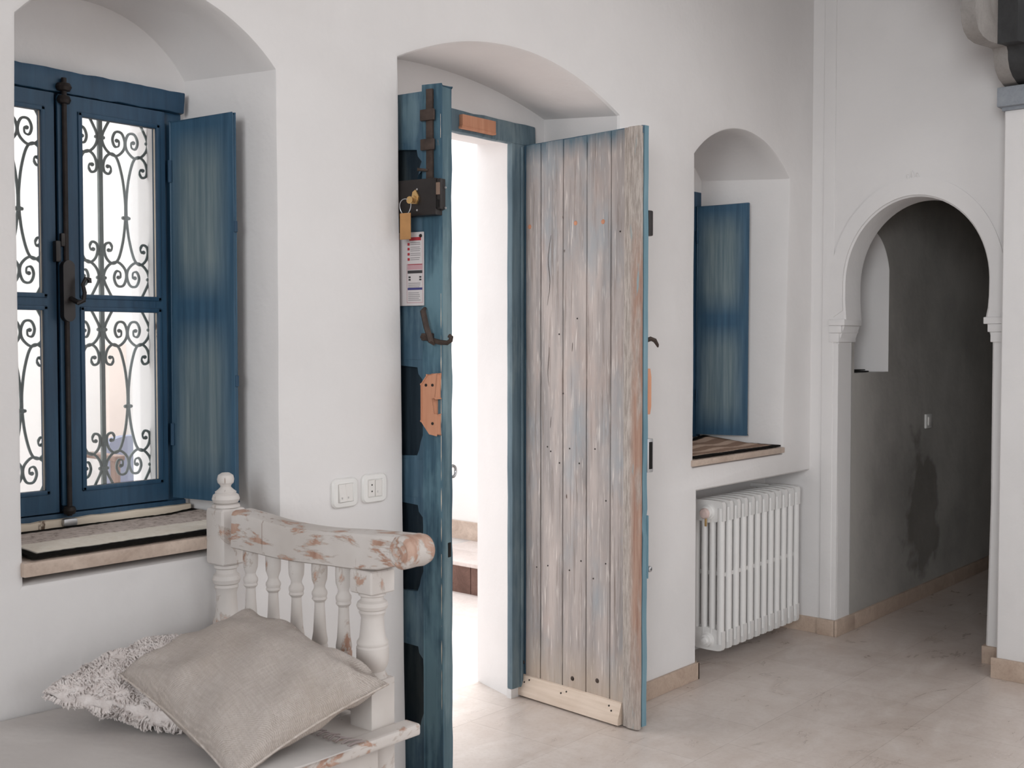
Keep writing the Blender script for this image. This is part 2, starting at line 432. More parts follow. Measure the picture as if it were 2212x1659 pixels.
WHITE_PL2 = m_plain('white rocker plastic', lin(220, 216, 212), 0.4, 0, 0.45)
RAD = m_plain('white radiator enamel', lin(226, 224, 222), 0.4, 0, 0.45)
PINKISH = m_plain('faded thermostat cap', lin(206, 184, 178), 0.6, var=0.12)
CHIP = m_chipped_white('chipped white paint', 0.615, (14, 14, 10))
CHIP_MORE = m_chipped_white('rubbed white paint', 0.548, (18, 7, 34), (2, 5, 1))
WOODEND = m_chipped_white('worn scroll wood', 0.505, (14, 14, 14), (5, 1, 2))
LINEN = m_linen('natural linen', lin(176, 165, 157), lin(208, 199, 193))
FLUFF = m_fluff('white fleece')
CLOTH = m_cloth('grey seat cloth', lin(206, 201, 198))
FRINGE = m_cloth('mauve grey fringe', lin(150, 138, 136))
MAT1 = m_mat('taupe mat', True)
MAT2 = m_mat('striped mat', False)
GLASS = m_glass('window glass')
PAPER = m_plain('notice board white', lin(206, 200, 200), 0.5)
PR_RED = m_plain('notice red', lin(170, 50, 60), 0.5); PR_PINK = m_plain('notice pink', lin(190, 150, 156), 0.5)
PR_BLK = m_plain('notice black', lin(60, 58, 60), 0.5); PR_BLUE = m_plain('notice blue', lin(62, 62, 120), 0.5); PR_GREY = m_plain('notice grey', lin(140, 136, 138), 0.5)
DARKFACE = m_stone('dark grey face', lin(40, 40, 41), lin(54, 54, 55), 0.7)
GREYSTONE = m_stone('grey carved stone', lin(128, 123, 120), lin(148, 143, 139), 0.7)
BLUESTONE = m_stone('blue grey capital stone', lin(128, 134, 142), lin(148, 152, 158), 0.6)
PINKWALL = m_plaster('pale pink limewash', lin(236, 222, 214), 0.04)
CHAIRBLUE = m_cloth('blue grey upholstery', lin(138, 142, 160))
CHAIRWOOD = m_paintwood('brown chair wood', lin(110, 90, 82), lin(132, 110, 100), lin(96, 76, 66), chip=0.8)
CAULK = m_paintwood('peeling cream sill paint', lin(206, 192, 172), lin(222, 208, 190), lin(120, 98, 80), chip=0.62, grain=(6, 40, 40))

# ------------------------------------------------------------------ outlines
def arc_pts(x0, x1, zs, za, n=28):
    c = (x0+x1)/2; h = (x1-x0)/2; s = za-zs
    R = (h*h+s*s)/(2*s); zc = za-R; a0 = math.atan2(zs-zc, -h); a1 = math.atan2(zs-zc, h)
    return [(c+R*math.cos(a0+(a1-a0)*i/n), zc+R*math.sin(a0+(a1-a0)*i/n)) for i in range(n+1)]
def recess_loop(x0, x1, zb, zs0, zs1, za, nv=14, x0b=None, x1b=None, wob=0.0, seed=0.0):
    """clockwise from bottom-left: up the left side, over the arch, down the right side. springs at zs0 / zs1"""
    x0b = x0 if x0b is None else x0b; x1b = x1 if x1b is None else x1b
    P = [(x0b+(x0-x0b)*i/nv, zb+(zs0-zb)*i/nv) for i in range(nv)]
    a = arc_pts(x0, x1, (zs0+zs1)/2, za)
    m = len(a)-1
    P += [(p[0], p[1] + (zs0-(zs0+zs1)/2)*(1-i/m) + (zs1-(zs0+zs1)/2)*(i/m)) for i, p in enumerate(a)]
    P += [(x1+(x1b-x1)*i/nv, zs1+(zb-zs1)*i/nv) for i in range(1, nv+1)]
    if wob:
        Q = []
        for (x, z) in P:
            v = noise.noise_vector(Vector((x*3+seed, z*3, seed)))
            Q.append((x+v.x*wob, z+v.z*wob if z > zb+0.01 else z))
        P = Q
    return P
def offset_loop(P, d):
    n = len(P); R = []
    for i in range(n):
        a = Vector(P[(i-1) % n]); b = Vector(P[i]); c = Vector(P[(i+1) % n])
        t1 = (b-a).normalized() if (b-a).length > 1e-6 else Vector((0, 0)); t2 = (c-b).normalized() if (c-b).length > 1e-6 else t1
        n1 = Vector((-t1.y, t1.x)); n2 = Vector((-t2.y, t2.x)); m = (n1+n2)
        if m.length < 1e-6: m = n1
        m.normalize(); k = max(0.5, m.dot(n1))
        R.append((b.x+m.x*d/k, b.y+m.y*d/k))
    return R
def rect(x0, x1, z0, z1): return [(x0, z0), (x0, z1), (x1, z1), (x1, z0)]

# ------------------------------------------------------------------ main wall
WT = 0.67            # outer face
W_FR = recess_loop(1.187, 1.894, 0.86, 2.128, 2.133, 2.285, wob=0.004, seed=1)
W_BK = recess_loop(1.235, 1.820, 0.86, 2.135, 2.138, 2.295)
D_FR = recess_loop(2.346, 3.477, -0.06, 2.255, 2.255, 2.384, x0b=2.372, wob=0.004, seed=2)
D_BK = recess_loop(2.235, 3.545, -0.06, 2.300, 2.302, 2.396)
N_FR = recess_loop(4.012, 4.843, 0.89, 2.176, 2.168, 2.333, x1b=4.79, wob=0.004, seed=3)
N_BK = recess_loop(4.03, 4.748, 0.89, 2.185, 2.187, 2.342, x1b=4.74)
W_D, D_D, N_D = 0.32, 0.42, 0.42
W_OP = (1.25, 1.775, 0.95, 2.06); D_OP = (2.30, 3.338, -0.06, 2.185); N_OP = (4.05, 4.70, 0.98, 2.08)
wall = MB()
RB = 0.014
front_holes = []
for FR, BK, d, op in ((W_FR, W_BK, W_D, W_OP), (D_FR, D_BK, D_D, D_OP), (N_FR, N_BK, N_D, N_OP)):
    L0 = offset_loop(FR, RB); L1 = offset_loop(FR, RB*0.3); L2 = FR
    front_holes.append(L0)
    e = lambda P, y: [Vector((p[0], y, p[1])) for p in P]
    wall.loft(e(L0, 0), e(L1, RB*0.3)); wall.loft(e(L1, RB*0.3), e(L2, RB))
    mids = [[(a[0]+(b[0]-a[0])*k/6, a[1]+(b[1]-a[1])*k/6) for a, b in zip(FR, BK)] for k in range(7)]
    for k in range(6):
        wall.loft(e(mids[k], RB+(d-RB)*k/6), e(mids[k+1], RB+(d-RB)*(k+1)/6))
    r = rect(*op)
    wall.flat([BK, r], lambda a, b, d=d: Vector((a, d, b)))
    fl = 0.06
    ro = rect(op[0]-fl, op[1]+fl+0.02, op[2]-0.02, op[3]+0.03)
    wall.loft(e(r, d), e(ro, WT))
RADR = rect(4.035, 5.25, -0.06, 0.789)
front_holes.append(offset_loop(RADR, 0.006))
e = lambda P, y: [Vector((p[0], y, p[1])) for p in P]
wall.loft(e(offset_loop(RADR, 0.006), 0), e(RADR, 0.006)); wall.loft(e(RADR, 0.006), e(RADR, 0.24)); wall.flat([RADR], lambda a, b: Vector((a, 0.24, b)))
OUT = rect(-3.2, 5.3, -0.12, 3.4)
wall.flat([OUT] + front_holes, lambda a, b: Vector((a, 0, b)))
ex = [rect(op[0]-0.06, op[1]+0.08, op[2]-0.02, op[3]+0.03) for op in (W_OP, D_OP, N_OP)]
wall.flat([OUT] + ex, lambda a, b: Vector((a, WT, b)))
wall.loft(e(OUT, 0), e(OUT, WT))
struct(wall.build('wall_back', PLASTER, angle=0.5), 'white plastered wall with deep arched window, door and niche recesses')

# ------------------------------------------------------------------ floor, ceiling
fl = MB(); fl.box((-3.2, -6.5, -0.12), (7.6, 0.66, 0.0)); o = struct(fl.build('floor', FLOOR), 'veined beige marble tile floor')
ce = MB(); ce.box((-3.2, -6.5, 3.4), (5.6, 0.67, 3.5)); struct(ce.build('ceiling', PLASTER), 'white ceiling')
co = MB(); co.box((-3.0, 0.66, -0.12), (9.0, 7.0, -0.003)); struct(co.build('floor_courtyard', COURT), 'sunlit pale stone courtyard floor')
wl = MB(); wl.box((-3.3, -6.5, -0.1), (-3.2, 0.67, 3.4)); struct(wl.build('wall_left', PLASTER), 'white plastered left wall')

rw = MB(); rw.prism([rect(-3.2, 5.6, -0.1, 3.4), rect(-0.4, 2.4, 0.7, 2.6)], lambda a, b: Vector((a, -6.5, b)), lambda a, b: Vector((a, -6.6, b))); struct(rw.build('wall_front', PLASTER), 'white plastered wall behind the camera with an opening sized to limit daylight')  # unseen wall; its opening is sized to hold back the sky light

# ------------------------------------------------------------------ arch wall on the right
AX, AT = 5.07, 0.18
def horseshoe():
    yc, zc = -0.4985, 1.66
    P = [(-0.143, -0.06), (-0.142, 0.7), (-0.140, 1.405), (-0.176, 1.512)]
    lo = [(-0.1715, 1.56), (-0.169, 1.61)]
    P += lo
    n = 40
    for i in range(n+1):
        a = PI - PI*i/n
        k = 1.0 + 0.02*abs(math.sin(2*a))
        P.append((yc - 0.3295*math.cos(a)*-1 if False else yc + 0.3295*-math.cos(a)*k, zc + 0.406*math.sin(a)*(1.0)))
    P += [(-0.8275, 1.61), (-0.824, 1.56), (-0.815, 1.512), (-0.847, 1.405), (-0.849, 0.7), (-0.835, -0.06)]
    return P
HS = horseshoe()
# first arc point is at the left because cos runs from -1 .. 1 : make it run left (y=-0.169) to right (y=-0.828)
HS = HS[:6] + [(-0.4985 - (p[0] + 0.4985) * 1.0, p[1]) if False else p for p in HS[6:47]] + HS[47:]
if HS[6][0] < HS[46][0]: HS[6:47] = HS[6:47][::-1]
aw = MB()
loop = [(y, z) for y, z in HS]
outer = [(0.26, -0.1), (0.26, 3.4), (-1.4, 3.4), (-1.4, -0.1)]
r0 = offset_loop(loop, -0.008); test = sum((b[0]-a[0])*(b[1]+a[1]) for a, b in zip(loop, loop[1:]+loop[:1]))
if max(p[1] for p in r0) < max(p[1] for p in loop): r0 = offset_loop(loop, 0.008)
f = lambda P, x: [Vector((x, p[0], p[1])) for p in P]
BX = AX - 0.008      # the raised band round the arch
EXT = [(-0.4985 + 0.402*math.cos(a)*1.0, 1.665 + 0.487*math.sin(a)) for a in [PI*i/40 for i in range(41)]]
band = [(-0.0975, 1.515)] + EXT + [(-0.9000, 1.515)]
aw.flat([outer, r0], lambda a, b: Vector((AX, a, b)))
aw.loft(f(r0, AX), f(loop, AX+0.008)); aw.loft(f(loop, AX+0.008), f(loop, AX+AT))
aw.flat([outer, loop], lambda a, b: Vector((AX+AT, a, b))); aw.loft(f(outer, AX), f(outer, AX+AT))
ring_in = [p for p in r0 if p[1] > 1.515]
ringpoly = [p for p in EXT] + ring_in[::1] if EXT[-1][0] < -0.5 and ring_in[0][0] < -0.5 else [p for p in EXT] + ring_in[::-1]
ringpoly = [(-0.100, 1.517)] + EXT + [(-0.897, 1.517)] + (ring_in if ring_in[0][0] < -0.5 else ring_in[::-1])
aw.prism([ringpoly], lambda a, b: Vector((AX-0.007, a, b)), lambda a, b: Vector((AX+0.002, a, b)))
# pilaster strip at the corner and the tiny crest over the arch
aw.box((AX-0.006, -0.118, -0.02), (AX+0.02, -0.058, 3.4), 0.005, 3)
aw.box((AX-0.003, -0.1415, -0.02), (AX+0.01, -0.10, 1.40), 0.002)
for k, (yy, hh) in enumerate(((-0.470, 0.018), (-0.492, 0.034), (-0.514, 0.020))):
    aw.tube([(AX-0.002, yy, 2.148), (AX-0.004, yy+0.003, 2.155+hh*0.6), (AX-0.002, yy+0.006, 2.150+hh)], [0.007, 0.005, 0.002], 6)
struct(aw.build('wall_right', PLASTER, angle=0.45), 'white plastered wall pierced by a horseshoe arch')
# imposts (stepped capitals) on each jamb
for nm, s, y0, lb in (('trim_1', 1, -0.140, 'stepped plaster impost left of the horseshoe arch'), ('trim_2', -1, -0.848, 'stepped plaster impost right of the horseshoe arch')):
    m = MB()
    for z0, z1, pr in ((1.408, 1.452, 0.007), (1.452, 1.487, 0.019), (1.487, 1.517, 0.036)):
        a = (AX-0.008-pr*0.15, y0 + s*0.045, z0); b = (AX+AT+0.004, y0 - s*pr, z1)
        m.box(a, b, 0.004)
    struct(m.build(nm, PLASTER), lb)

# ------------------------------------------------------------------ right pillar with capital and lobed arch
pm = MB(); pm.box((4.872, -2.2, -0.1), (5.6, -0.944, 2.365), 0.012, 3); struct(pm.build('wall_pillar', PLASTER), 'white plastered pillar at the right edge')
cm = MB(); cm.box((4.835, -2.2, 2.372), (5.2, -0.925, 2.452), 0.006); cm.box((4.858, -2.2, 2.358), (5.2, -0.938, 2.374), 0.004)
struct(cm.build('trim_3', BLUESTONE), 'blue grey stone capital slab on the pillar')
def lobes(dx=0.0):
    L = [(5.02, 2.452), (4.93, 2.454), (4.85, 2.462), (4.79, 2.478), (4.75, 2.503), (4.730, 2.535), (4.726, 2.566), (4.712, 2.582), (4.66, 2.578), (4.58, 2.569), (4.50, 2.562), (4.43, 2.566), (4.385, 2.582), (4.358, 2.612), (4.347, 2.655), (4.356, 2.70), (4.352, 2.73), (4.30, 2.745), (4.15, 2.745), (4.05, 2.78), (4.0, 2.84), (4.0, 2.93), (3.7, 2.95), (3.6, 3.05), (3.6, 3.4), (5.02, 3.4)]
    return [(x+dx, z) for x, z in L]
lm = MB(); lm.prism([lobes()], lambda a, b: Vector((a, -0.945, b)), lambda a, b: Vector((a, -1.00, b)))
struct(lm.build('trim_4', GREYSTONE), 'grey lobed stone arch springing from the capital')
lm = MB()
dl = [(5.02, 2.452), (4.93, 2.454), (4.85, 2.462), (4.79, 2.478), (4.75, 2.503), (4.730, 2.535), (4.726, 2.566), (4.712, 2.582), (4.66, 2.578), (4.60, 2.570), (4.60, 3.4), (5.02, 3.4)]
lm.prism([dl], lambda a, b: Vector((a, -1.0, b)), lambda a, b: Vector((a, -1.075, b)))  # dark grey block set against the right part of the lobed arch
struct(lm.build('trim_5', DARKFACE), 'dark face block of the lobed arch')
lm = MB(); lm.box((4.80, -2.2, 2.452), (5.2, -1.08, 2.80), 0.01); struct(lm.build('trim_6', BLUESTONE), 'blue grey stone block above the capital')

# ------------------------------------------------------------------ corridor beyond the arch
CYW = -0.1445
NC = recess_loop(5.18, 5.655, 1.258, 1.80, 1.78, 1.97, nv=6)
cw = MB()
cout = rect(AX+AT-0.02, 7.35, -0.1, 2.6)
NCL = [(max(x, 5.24), z) for x, z in NC]
cw.flat([[(5.215, -0.1), (5.215, 2.6), (7.35, 2.6), (7.35, -0.1)], NCL], lambda a, b: Vector((a, CYW, b)))
NCB = recess_loop(5.24, 5.60, 1.258, 1.78, 1.76, 1.90, nv=6)
_st = on_y(1990, 1110, CYW)
struct(cw.build('wall_corridor', m_damp('stained grey plaster', lin(176, 172, 167), 0.30, _st.x, _st.z)), 'shade-darkened damp plaster corridor wall')  # same shade-darkened grey; the damp stain is the wall's own
cn = MB()
cn.loft([Vector((x, CYW, z)) for x, z in NCL], [Vector((x, 0.24, z)) for x, z in NCB])
cn.flat([NCB, rect(5.26, 5.53, 1.30, 1.74)], lambda a, b: Vector((a, 0.24, b)))
cn.loft([Vector((a, 0.24, b)) for a, b in rect(5.26, 5.53, 1.30, 1.74)], [Vector((a, 0.68, b)) for a, b in rect(5.26, 5.53, 1.30, 1.74)])
struct(cn.build('trim_7', PLASTER), 'white plastered window niche in the corridor')
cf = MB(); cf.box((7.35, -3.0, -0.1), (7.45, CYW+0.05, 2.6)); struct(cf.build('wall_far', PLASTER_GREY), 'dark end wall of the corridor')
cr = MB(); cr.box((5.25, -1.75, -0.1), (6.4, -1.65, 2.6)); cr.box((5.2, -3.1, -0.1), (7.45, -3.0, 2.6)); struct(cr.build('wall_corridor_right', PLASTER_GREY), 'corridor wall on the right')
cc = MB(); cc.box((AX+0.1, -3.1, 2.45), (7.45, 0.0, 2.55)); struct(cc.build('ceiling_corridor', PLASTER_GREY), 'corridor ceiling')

# ------------------------------------------------------------------ skirting
def skirt(name, a, b, lb): 
    m = MB(); m.box(a, b, 0.003); return struct(m.build(name, STONE_B), lb)
bk = MB(); bk.box((3.455, -0.014, 0), (4.045, 0.0, 0.072), 0.003); bk.box((4.031, -0.014, 0), (4.045, 0.10, 0.072), 0.003)
struct(bk.build('baseboard_back', STONE_B), 'marble skirting between door and radiator')
bk = MB(); bk.box((AX-0.024, -0.148, 0), (AX-0.008, -0.055, 0.078), 0.003); bk.box((AX-0.024, -0.158, 0), (AX+AT+0.004, -0.140, 0.078), 0.003)
bk.box((AX-0.012, -0.06, 0), (AX+0.006, 0.24, 0.075), 0.003)
struct(bk.build('baseboard_right', STONE_B), 'marble skirting round the left jamb of the arch')
skirt('baseboard_arch', (AX-0.015, -0.945, 0), (AX+AT+0.004, -0.826, 0.078), 'marble skirting round the right jamb of the arch')
skirt('baseboard_pillar', (4.856, -2.2, 0), (4.874, -0.928, 0.086), 'marble skirting on the right pillar')
skirt('baseboard_corridor', (AX+AT, CYW-0.014, 0), (7.35, CYW+0.002, 0.078), 'marble skirting along the corridor wall')
skirt('baseboard_far', (7.335, -3.0, 0), (7.352, CYW, 0.10), 'marble skirting at the corridor end')

# ------------------------------------------------------------------ sills
sm = MB(); sm.box((1.179, -0.014, 0.877), (1.935, W_D+0.01, 0.910), 0.005); struct(sm.build('trim_8', STONE), 'beige marble window sill')
sm = MB(); sm.box((3.99, -0.012, 0.894), (4.79, N_D+0.01, 0.920), 0.004); struct(sm.build('trim_9', STONE), 'beige marble niche sill')

# ------------------------------------------------------------------ window 1
def wy(u, v, y): p = on_y(u, v, y); return p.x, p.z
WY = 0.30
win = thing('window_1', 'blue painted casement window in the arched recess', None, (1.53, WY, 0.94), kind='structure')
fr = MB()
zt, zb = 2.097, 0.948
fr.box((1.245, WY-0.013, 2.039), (1.800, WY+0.02, zt), 0.004, 2, cuts=24, rough=0.0035, rs=26)
fr.box((1.742, WY+0.004, zb), (1.797, WY+0.02, 2.040), 0.004, 2, cuts=10, rough=0.0015)
fr.box((1.245, WY-0.010, zb), (1.259, WY+0.02, 2.04), 0.004)
fr.box((1.25, WY+0.012, zb+0.02), (1.28, WY+0.02, 2.05)); fr.box((1.722, WY+0.012, zb+0.02), (1.75, WY+0.02, 2.05)); fr.box((1.25, WY+0.012, 2.015), (1.78, WY+0.02, 2.05))
fr.box((1.245, WY-0.006, zb-0.012), (1.795, WY+0.02, zb+0.016), 0.004)
fr.box((1.25, WY+0.0145, zb), (1.78, WY+0.021, 0.998)); fr.box((wy(118, 600, WY)[0]-0.02, WY+0.0145, zb), (1.432+0.015, WY+0.021, 2.04))
fr.build('window_frame', BLUE_WIN, win)
cs = MB(); cs.box((1.235, WY-0.018, 0.925), (1.805, WY+0.04, 0.951), 0.006, 2, cuts=16, rough=0.004, rs=24); cs.build('window_sill', CAULK, win)
XR0, XR1 = 1.432, 1.738       # right casement
GX0, GX1 = wy(172, 600, WY+0.01)[0], wy(333, 600, WY+0.01)[0]
def casement(x0, x1, gx0, gx1, nm):
    z0, z1 = 0.968, 2.036; gz0, gz1, tz0, tz1 = 1.026, 1.989, 1.487, 1.527
    m = MB(); y0, y1 = WY-0.008, WY+0.014
    m.prism([rect(x0, x1, z0, z1), rect(gx0, gx1, gz0, tz0), rect(gx0, gx1, tz1, gz1)], lambda a, b: Vector((a, y0, b)), lambda a, b: Vector((a, y1, b)))
    for (ga, gb) in ((gz0, tz0), (tz1, gz1)):
        for a, b in (((gx0-0.010, y0-0.004, ga-0.010), (gx0+0.002, y0+0.012, gb+0.010)), ((gx1-0.002, y0-0.004, ga-0.010), (gx1+0.010, y0+0.012, gb+0.010)), ((gx0-0.01, y0-0.004, ga-0.010), (gx1+0.01, y0+0.012, ga+0.002)), ((gx0-0.01, y0-0.004, gb-0.002), (gx1+0.01, y0+0.012, gb+0.010))):
            m.box(a, b, 0.003)
    c = m.build('casement', BLUE_WIN, win)
    for ga, gb in ((gz0, tz0), (tz1, gz1)):
        g = MB(); g.box((gx0-0.004, WY+0.003, ga-0.004), (gx1+0.004, WY+0.006, gb+0.004)); g.build('pane', GLASS, c)
        pu = MB()
        for a, b in (((gx1-0.0025, WY-0.004, ga), (gx1+0.001, WY+0.003, gb)), ((gx0-0.001, WY-0.004, ga), (gx0+0.002, WY+0.003, gb)), ((gx0, WY-0.004, ga-0.001), (gx1, WY+0.003, ga+0.002)), ((gx0, WY-0.004, gb-0.002), (gx1, WY+0.003, gb+0.001))):
            pu.box(a, b, 0.001, 1)
        pu.build('putty', CAULK, c)
    return c
casement(XR0, XR1, GX0, GX1, 'r')
LX1 = wy(118, 600, WY)[0]
casement(1.262, LX1, 1.300, wy(86, 600, WY+0.01)[0], 'l')
# cremone bolt
bx = wy(143, 600, WY-0.02)[0]
cre = MB()
cre.box((bx-0.016, WY-0.016, 0.985), (bx+0.016, WY-0.006, 2.03), 0.003); cre.build('meeting_strip', BLUE_WIN, win)
cre = MB(); cre.tube([(bx, WY-0.022, 0.958), (bx, WY-0.022, 2.075)], 0.0065, 10); cre.build('bolt_rod', IRON, win)
cre = MB()
zc = 1.535
pl = [(bx + 0.0155*math.cos(t), zc + (0.062 if math.sin(t) > 0 else -0.062) + 0.016*math.sin(t)) for t in [2*PI*i/32 for i in range(32)]]
cre.prism([pl], lambda a, b: Vector((a, WY-0.036, b)), lambda a, b: Vector((a, WY-0.014, b)))
cb = cre.build('bolt_case', BLACK, win)
h = MB(); h.tube([(bx+0.004, WY-0.036, 1.515), (bx+0.010, WY-0.062, 1.505), (bx+0.022, WY-0.066, 1.510), (bx+0.026, WY-0.064, 1.530), (bx+0.022, WY-0.062, 1.552), (bx+0.030, WY-0.062, 1.567), (bx+0.040, WY-0.062, 1.565), (bx+0.040, WY-0.062, 1.556)], [0.007, 0.007, 0.006, 0.0055, 0.005, 0.005, 0.006, 0.006], 8)
h.build('handle', BLACK, cb)
for z, r in ((2.052, 0.020), (2.020, 0.018), (0.972, 0.017)):
    k = MB(); k.lathe([(0.004, -0.012), (r*0.8, -0.009), (r, 0), (r*0.8, 0.009), (0.004, 0.012)], (bx, WY-0.020, z), 'Z', 16); k.build('bolt_guide', IRON, win)
k = MB(); k.box((bx-0.020, WY-0.030, 0.932), (bx+0.018, WY-0.012, 0.952), 0.006); k.build('floor_keeper', STEEL, win)
k = MB(); k.box((wy(116, 540, WY)[0]-0.007, WY-0.026, 1.608), (wy(116, 540, WY)[0]+0.007, WY-0.006, 1.662), 0.004); k.box((wy(128, 510, WY)[0]-0.008, WY-0.026, 1.648), (wy(128, 510, WY)[0]+0.012, WY-0.006, 1.682), 0.004); k.build('latch', BLACK, win)

# ------------------------------------------------------------------ shutters
def line_hit(px, hx, hy, ang):
    d = ray(px, 743); # horizontal intersection
    dx, dy = math.cos(ang), math.sin(ang)
    # CAM + t d = h + w (dx,dy)
    det = d.x*(-dy) + d.y*dx
    rx, ry = hx-CAM.x, hy-CAM.y
    w = (d.x*ry - d.y*rx) / (-det) * 1.0
    return abs(w)
def solve_w(px, hx, hy, ang):
    d = ray(px, 743); dx, dy = math.cos(ang), math.sin(ang)
    # d.x*t - dx*w = rx ; d.y*t - dy*w = ry
    rx, ry = hx-CAM.x, hy-CAM.y
    det = d.x*(-dy) + dx*d.y
    return (d.x*ry - d.y*rx) / det
def plane_pt(px, py, hx, hy, ang, off=0.0):
    """pixel -> (local x along, z) on the vertical plane through the hinge, shifted off along local y"""
    ox, oy = hx - math.sin(ang)*off, hy + math.cos(ang)*off
    w = solve_w(px, ox, oy, ang)
    p = Vector((ox + w*math.cos(ang), oy + w*math.sin(ang), 0))
    d = ray(px, py); t = (p.x-CAM.x)/d.x
    return w, CAM.z + t*d.z
def shutter(hx, hy, ang, px_free, corners, label, hook=True):
    w = solve_w(px_free, hx, hy, ang)
    (tlx, tlz), (trx, trz), (blx, blz), (brx, brz) = corners
    zbase = min(blz, brz)
    root = thing('window_shutter', label, 'shutter', (hx, hy, zbase), ang)
    m = MB(); T = 0.014
    q = [(0, blz-zbase), (0, tlz-zbase), (w, trz-zbase), (w, brz-zbase)]
    m.prism([q], lambda a, b: Vector((a, 0, b)), lambda a, b: Vector((a, T, b)))
    b = m.bm; bmesh.ops.remove_doubles(b, verts=b.verts, dist=0.0001)
    es = [e_ for e_ in b.edges if len(e_.link_faces) == 2 and e_.calc_face_angle(0) > 0.5]
    bmesh.ops.bevel(b, geom=es, offset=0.003, segments=2, affect='EDGES')
    hh = tlz - zbase
    board = m.build('board', m_shutter('shutter paint', w, hh), root, local=True)
    # battens on the hidden back
    for zz in (0.2, 0.75):
        k = MB(); k.box((0.02, T, hh*zz), (w-0.05, T+0.010, hh*zz+0.05), 0.003); k.build('batten', BLUE_WIN, root, local=True)
    for zz in (0.14, 0.84):
        k = MB(); k.tube([(0.002, -0.004, hh*zz), (0.002, -0.004, hh*zz+0.06)], 0.006, 8); k.build('hinge', BLUE_WIN, root, local=True)
    if hook:
        for zz in (0.30, 0.70):
            k = MB(); k.box((w-0.002, 0.003, hh*zz), (w+0.005, 0.016, hh*zz+0.03), 0.002); k.build('catch_plate', BLUE_WIN, root, local=True)
    return w
SA = math.atan2(-0.973, 0.225)
hx, hy = 1.752, 0.288
cor = [plane_pt(361, 264, hx, hy, SA), plane_pt(503, 243, hx, hy, SA), plane_pt(367, 1071, hx, hy, SA), plane_pt(508, 1084, hx, hy, SA)]
shutter(hx, hy, SA, 504, cor, 'blue wooden shutter folded back beside the barred casement window')
SB = math.atan2(-0.973, 0.20)
hx2, hy2 = 4.672, 0.395
cor2 = [plane_pt(1505, 447, hx2, hy2, SB), plane_pt(1616, 439, hx2, hy2, SB), plane_pt(1503, 936, hx2, hy2, SB), plane_pt(1609, 940, hx2, hy2, SB)]
shutter(hx2, hy2, SB, 1614, cor2, 'narrow blue wooden shutter in the arched niche above the radiator', False)
hk = MB(); p = on_x(514, 640, 1.868)
hk.tube([(1.872, p.y+0.01, p.z), (1.855, p.y+0.004, p.z), (1.848, p.y, p.z+0.004)], [0.005, 0.006, 0.008], 8)
tag(hk.build('shutter_hook', BLACK), 'small black hook in the recess wall beside the open window shutter', 'hook')

# niche window frame (window 2)
w2 = thing('window_2', 'blue window frame in the niche above the radiator', None, (4.4, N_D, 0.97), kind='structure')
m = MB(); m.prism([rect(4.06, 4.715, 0.955, 2.125), rect(4.12, 4.650, 1.03, 2.06)], lambda a, b: Vector((a, N_D-0.02, b)), lambda a, b: Vector((a, N_D+0.05, b))); f2 = m.build('window_frame', BLUE_WIN, w2)
m = MB(); m.box((4.37, N_D-0.01, 1.03), (4.40, N_D+0.04, 2.06), 0.003); m.box((4.12, N_D-0.01, 1.52), (4.65, N_D+0.04, 1.56), 0.003); m.build('glazing_bars', BLUE_WIN, w2)
m = MB(); m.box((4.12, N_D+0.012, 1.03), (4.65, N_D+0.016, 2.06)); m.build('pane', GLASS, w2)

# ------------------------------------------------------------------ sill mats
def sill_mat(name, mat, label, x0, x1, y0, y1, z, hfn, xs=None):
    m = MB(); nu, nv = 60, 24
    def P(u, v, dz=0):
        x = x0 + (x1-x0)*u; y = y0 + (y1-y0)*v
        y += 0.004*noise.noise(Vector((x*14, 2, v)))
        if xs: x = xs(u, v, x)
        return Vector((x, y, z + hfn(u, v) + dz + 0.0015*noise.noise(Vector((x*60, y*60, 3)))))
    m.grid(lambda u, v: P(u, v, 0.007), nu, nv); m.grid(lambda u, v: P(u, v, 0.0), nu, nv)
    m.loft([P(i/nu, 0, 0.007) for i in range(nu+1)], [P(i/nu, 0, 0) for i in range(nu+1)], False)
    m.loft([P(i/nu, 1, 0.007) for i in range(nu+1)], [P(i/nu, 1, 0) for i in range(nu+1)], False)
    m.loft([P(0, j/nv, 0.007) for j in range(nv+1)], [P(0, j/nv, 0) for j in range(nv+1)], False)
    m.loft([P(1, j/nv, 0.007) for j in range(nv+1)], [P(1, j/nv, 0) for j in range(nv+1)], False)
    o = m.build(name, mat, angle=1.2)
    me = o.data; uv = me.uv_layers.new(name='UVMap')
    for lp in me.loops:
        c = me.vertices[lp.vertex_index].co
        uv.data[lp.index].uv = ((c.x-x0)/(x1-x0), (c.y-y0)/(y1-y0))
    return tag(o, label, 'mat')
sill_mat('sill_mat', MAT1, 'taupe pile mat with cream band and black edging on the left window sill', 1.200, 1.862, -0.006, 0.285, 0.9105,
         lambda u, v: 0.004 + 0.010*v + 0.006*max(0, (u-0.85)/0.15)*v, xs=lambda u, v, x: x - 0.055*v*(u) + 0.02*v*(1-u))
sill_mat('sill_mat', MAT2, 'brown striped mat with black edging on the niche sill above the radiator', 4.03, 4.775, 0.002, 0.38, 0.9205,
         lambda u, v: 0.003 + 0.035*max(0.0, v-0.45)*(1+0.3*math.sin(u*9)) + 0.008*v*math.sin(u*14), xs=lambda u, v, x: x - 0.05*v*u)

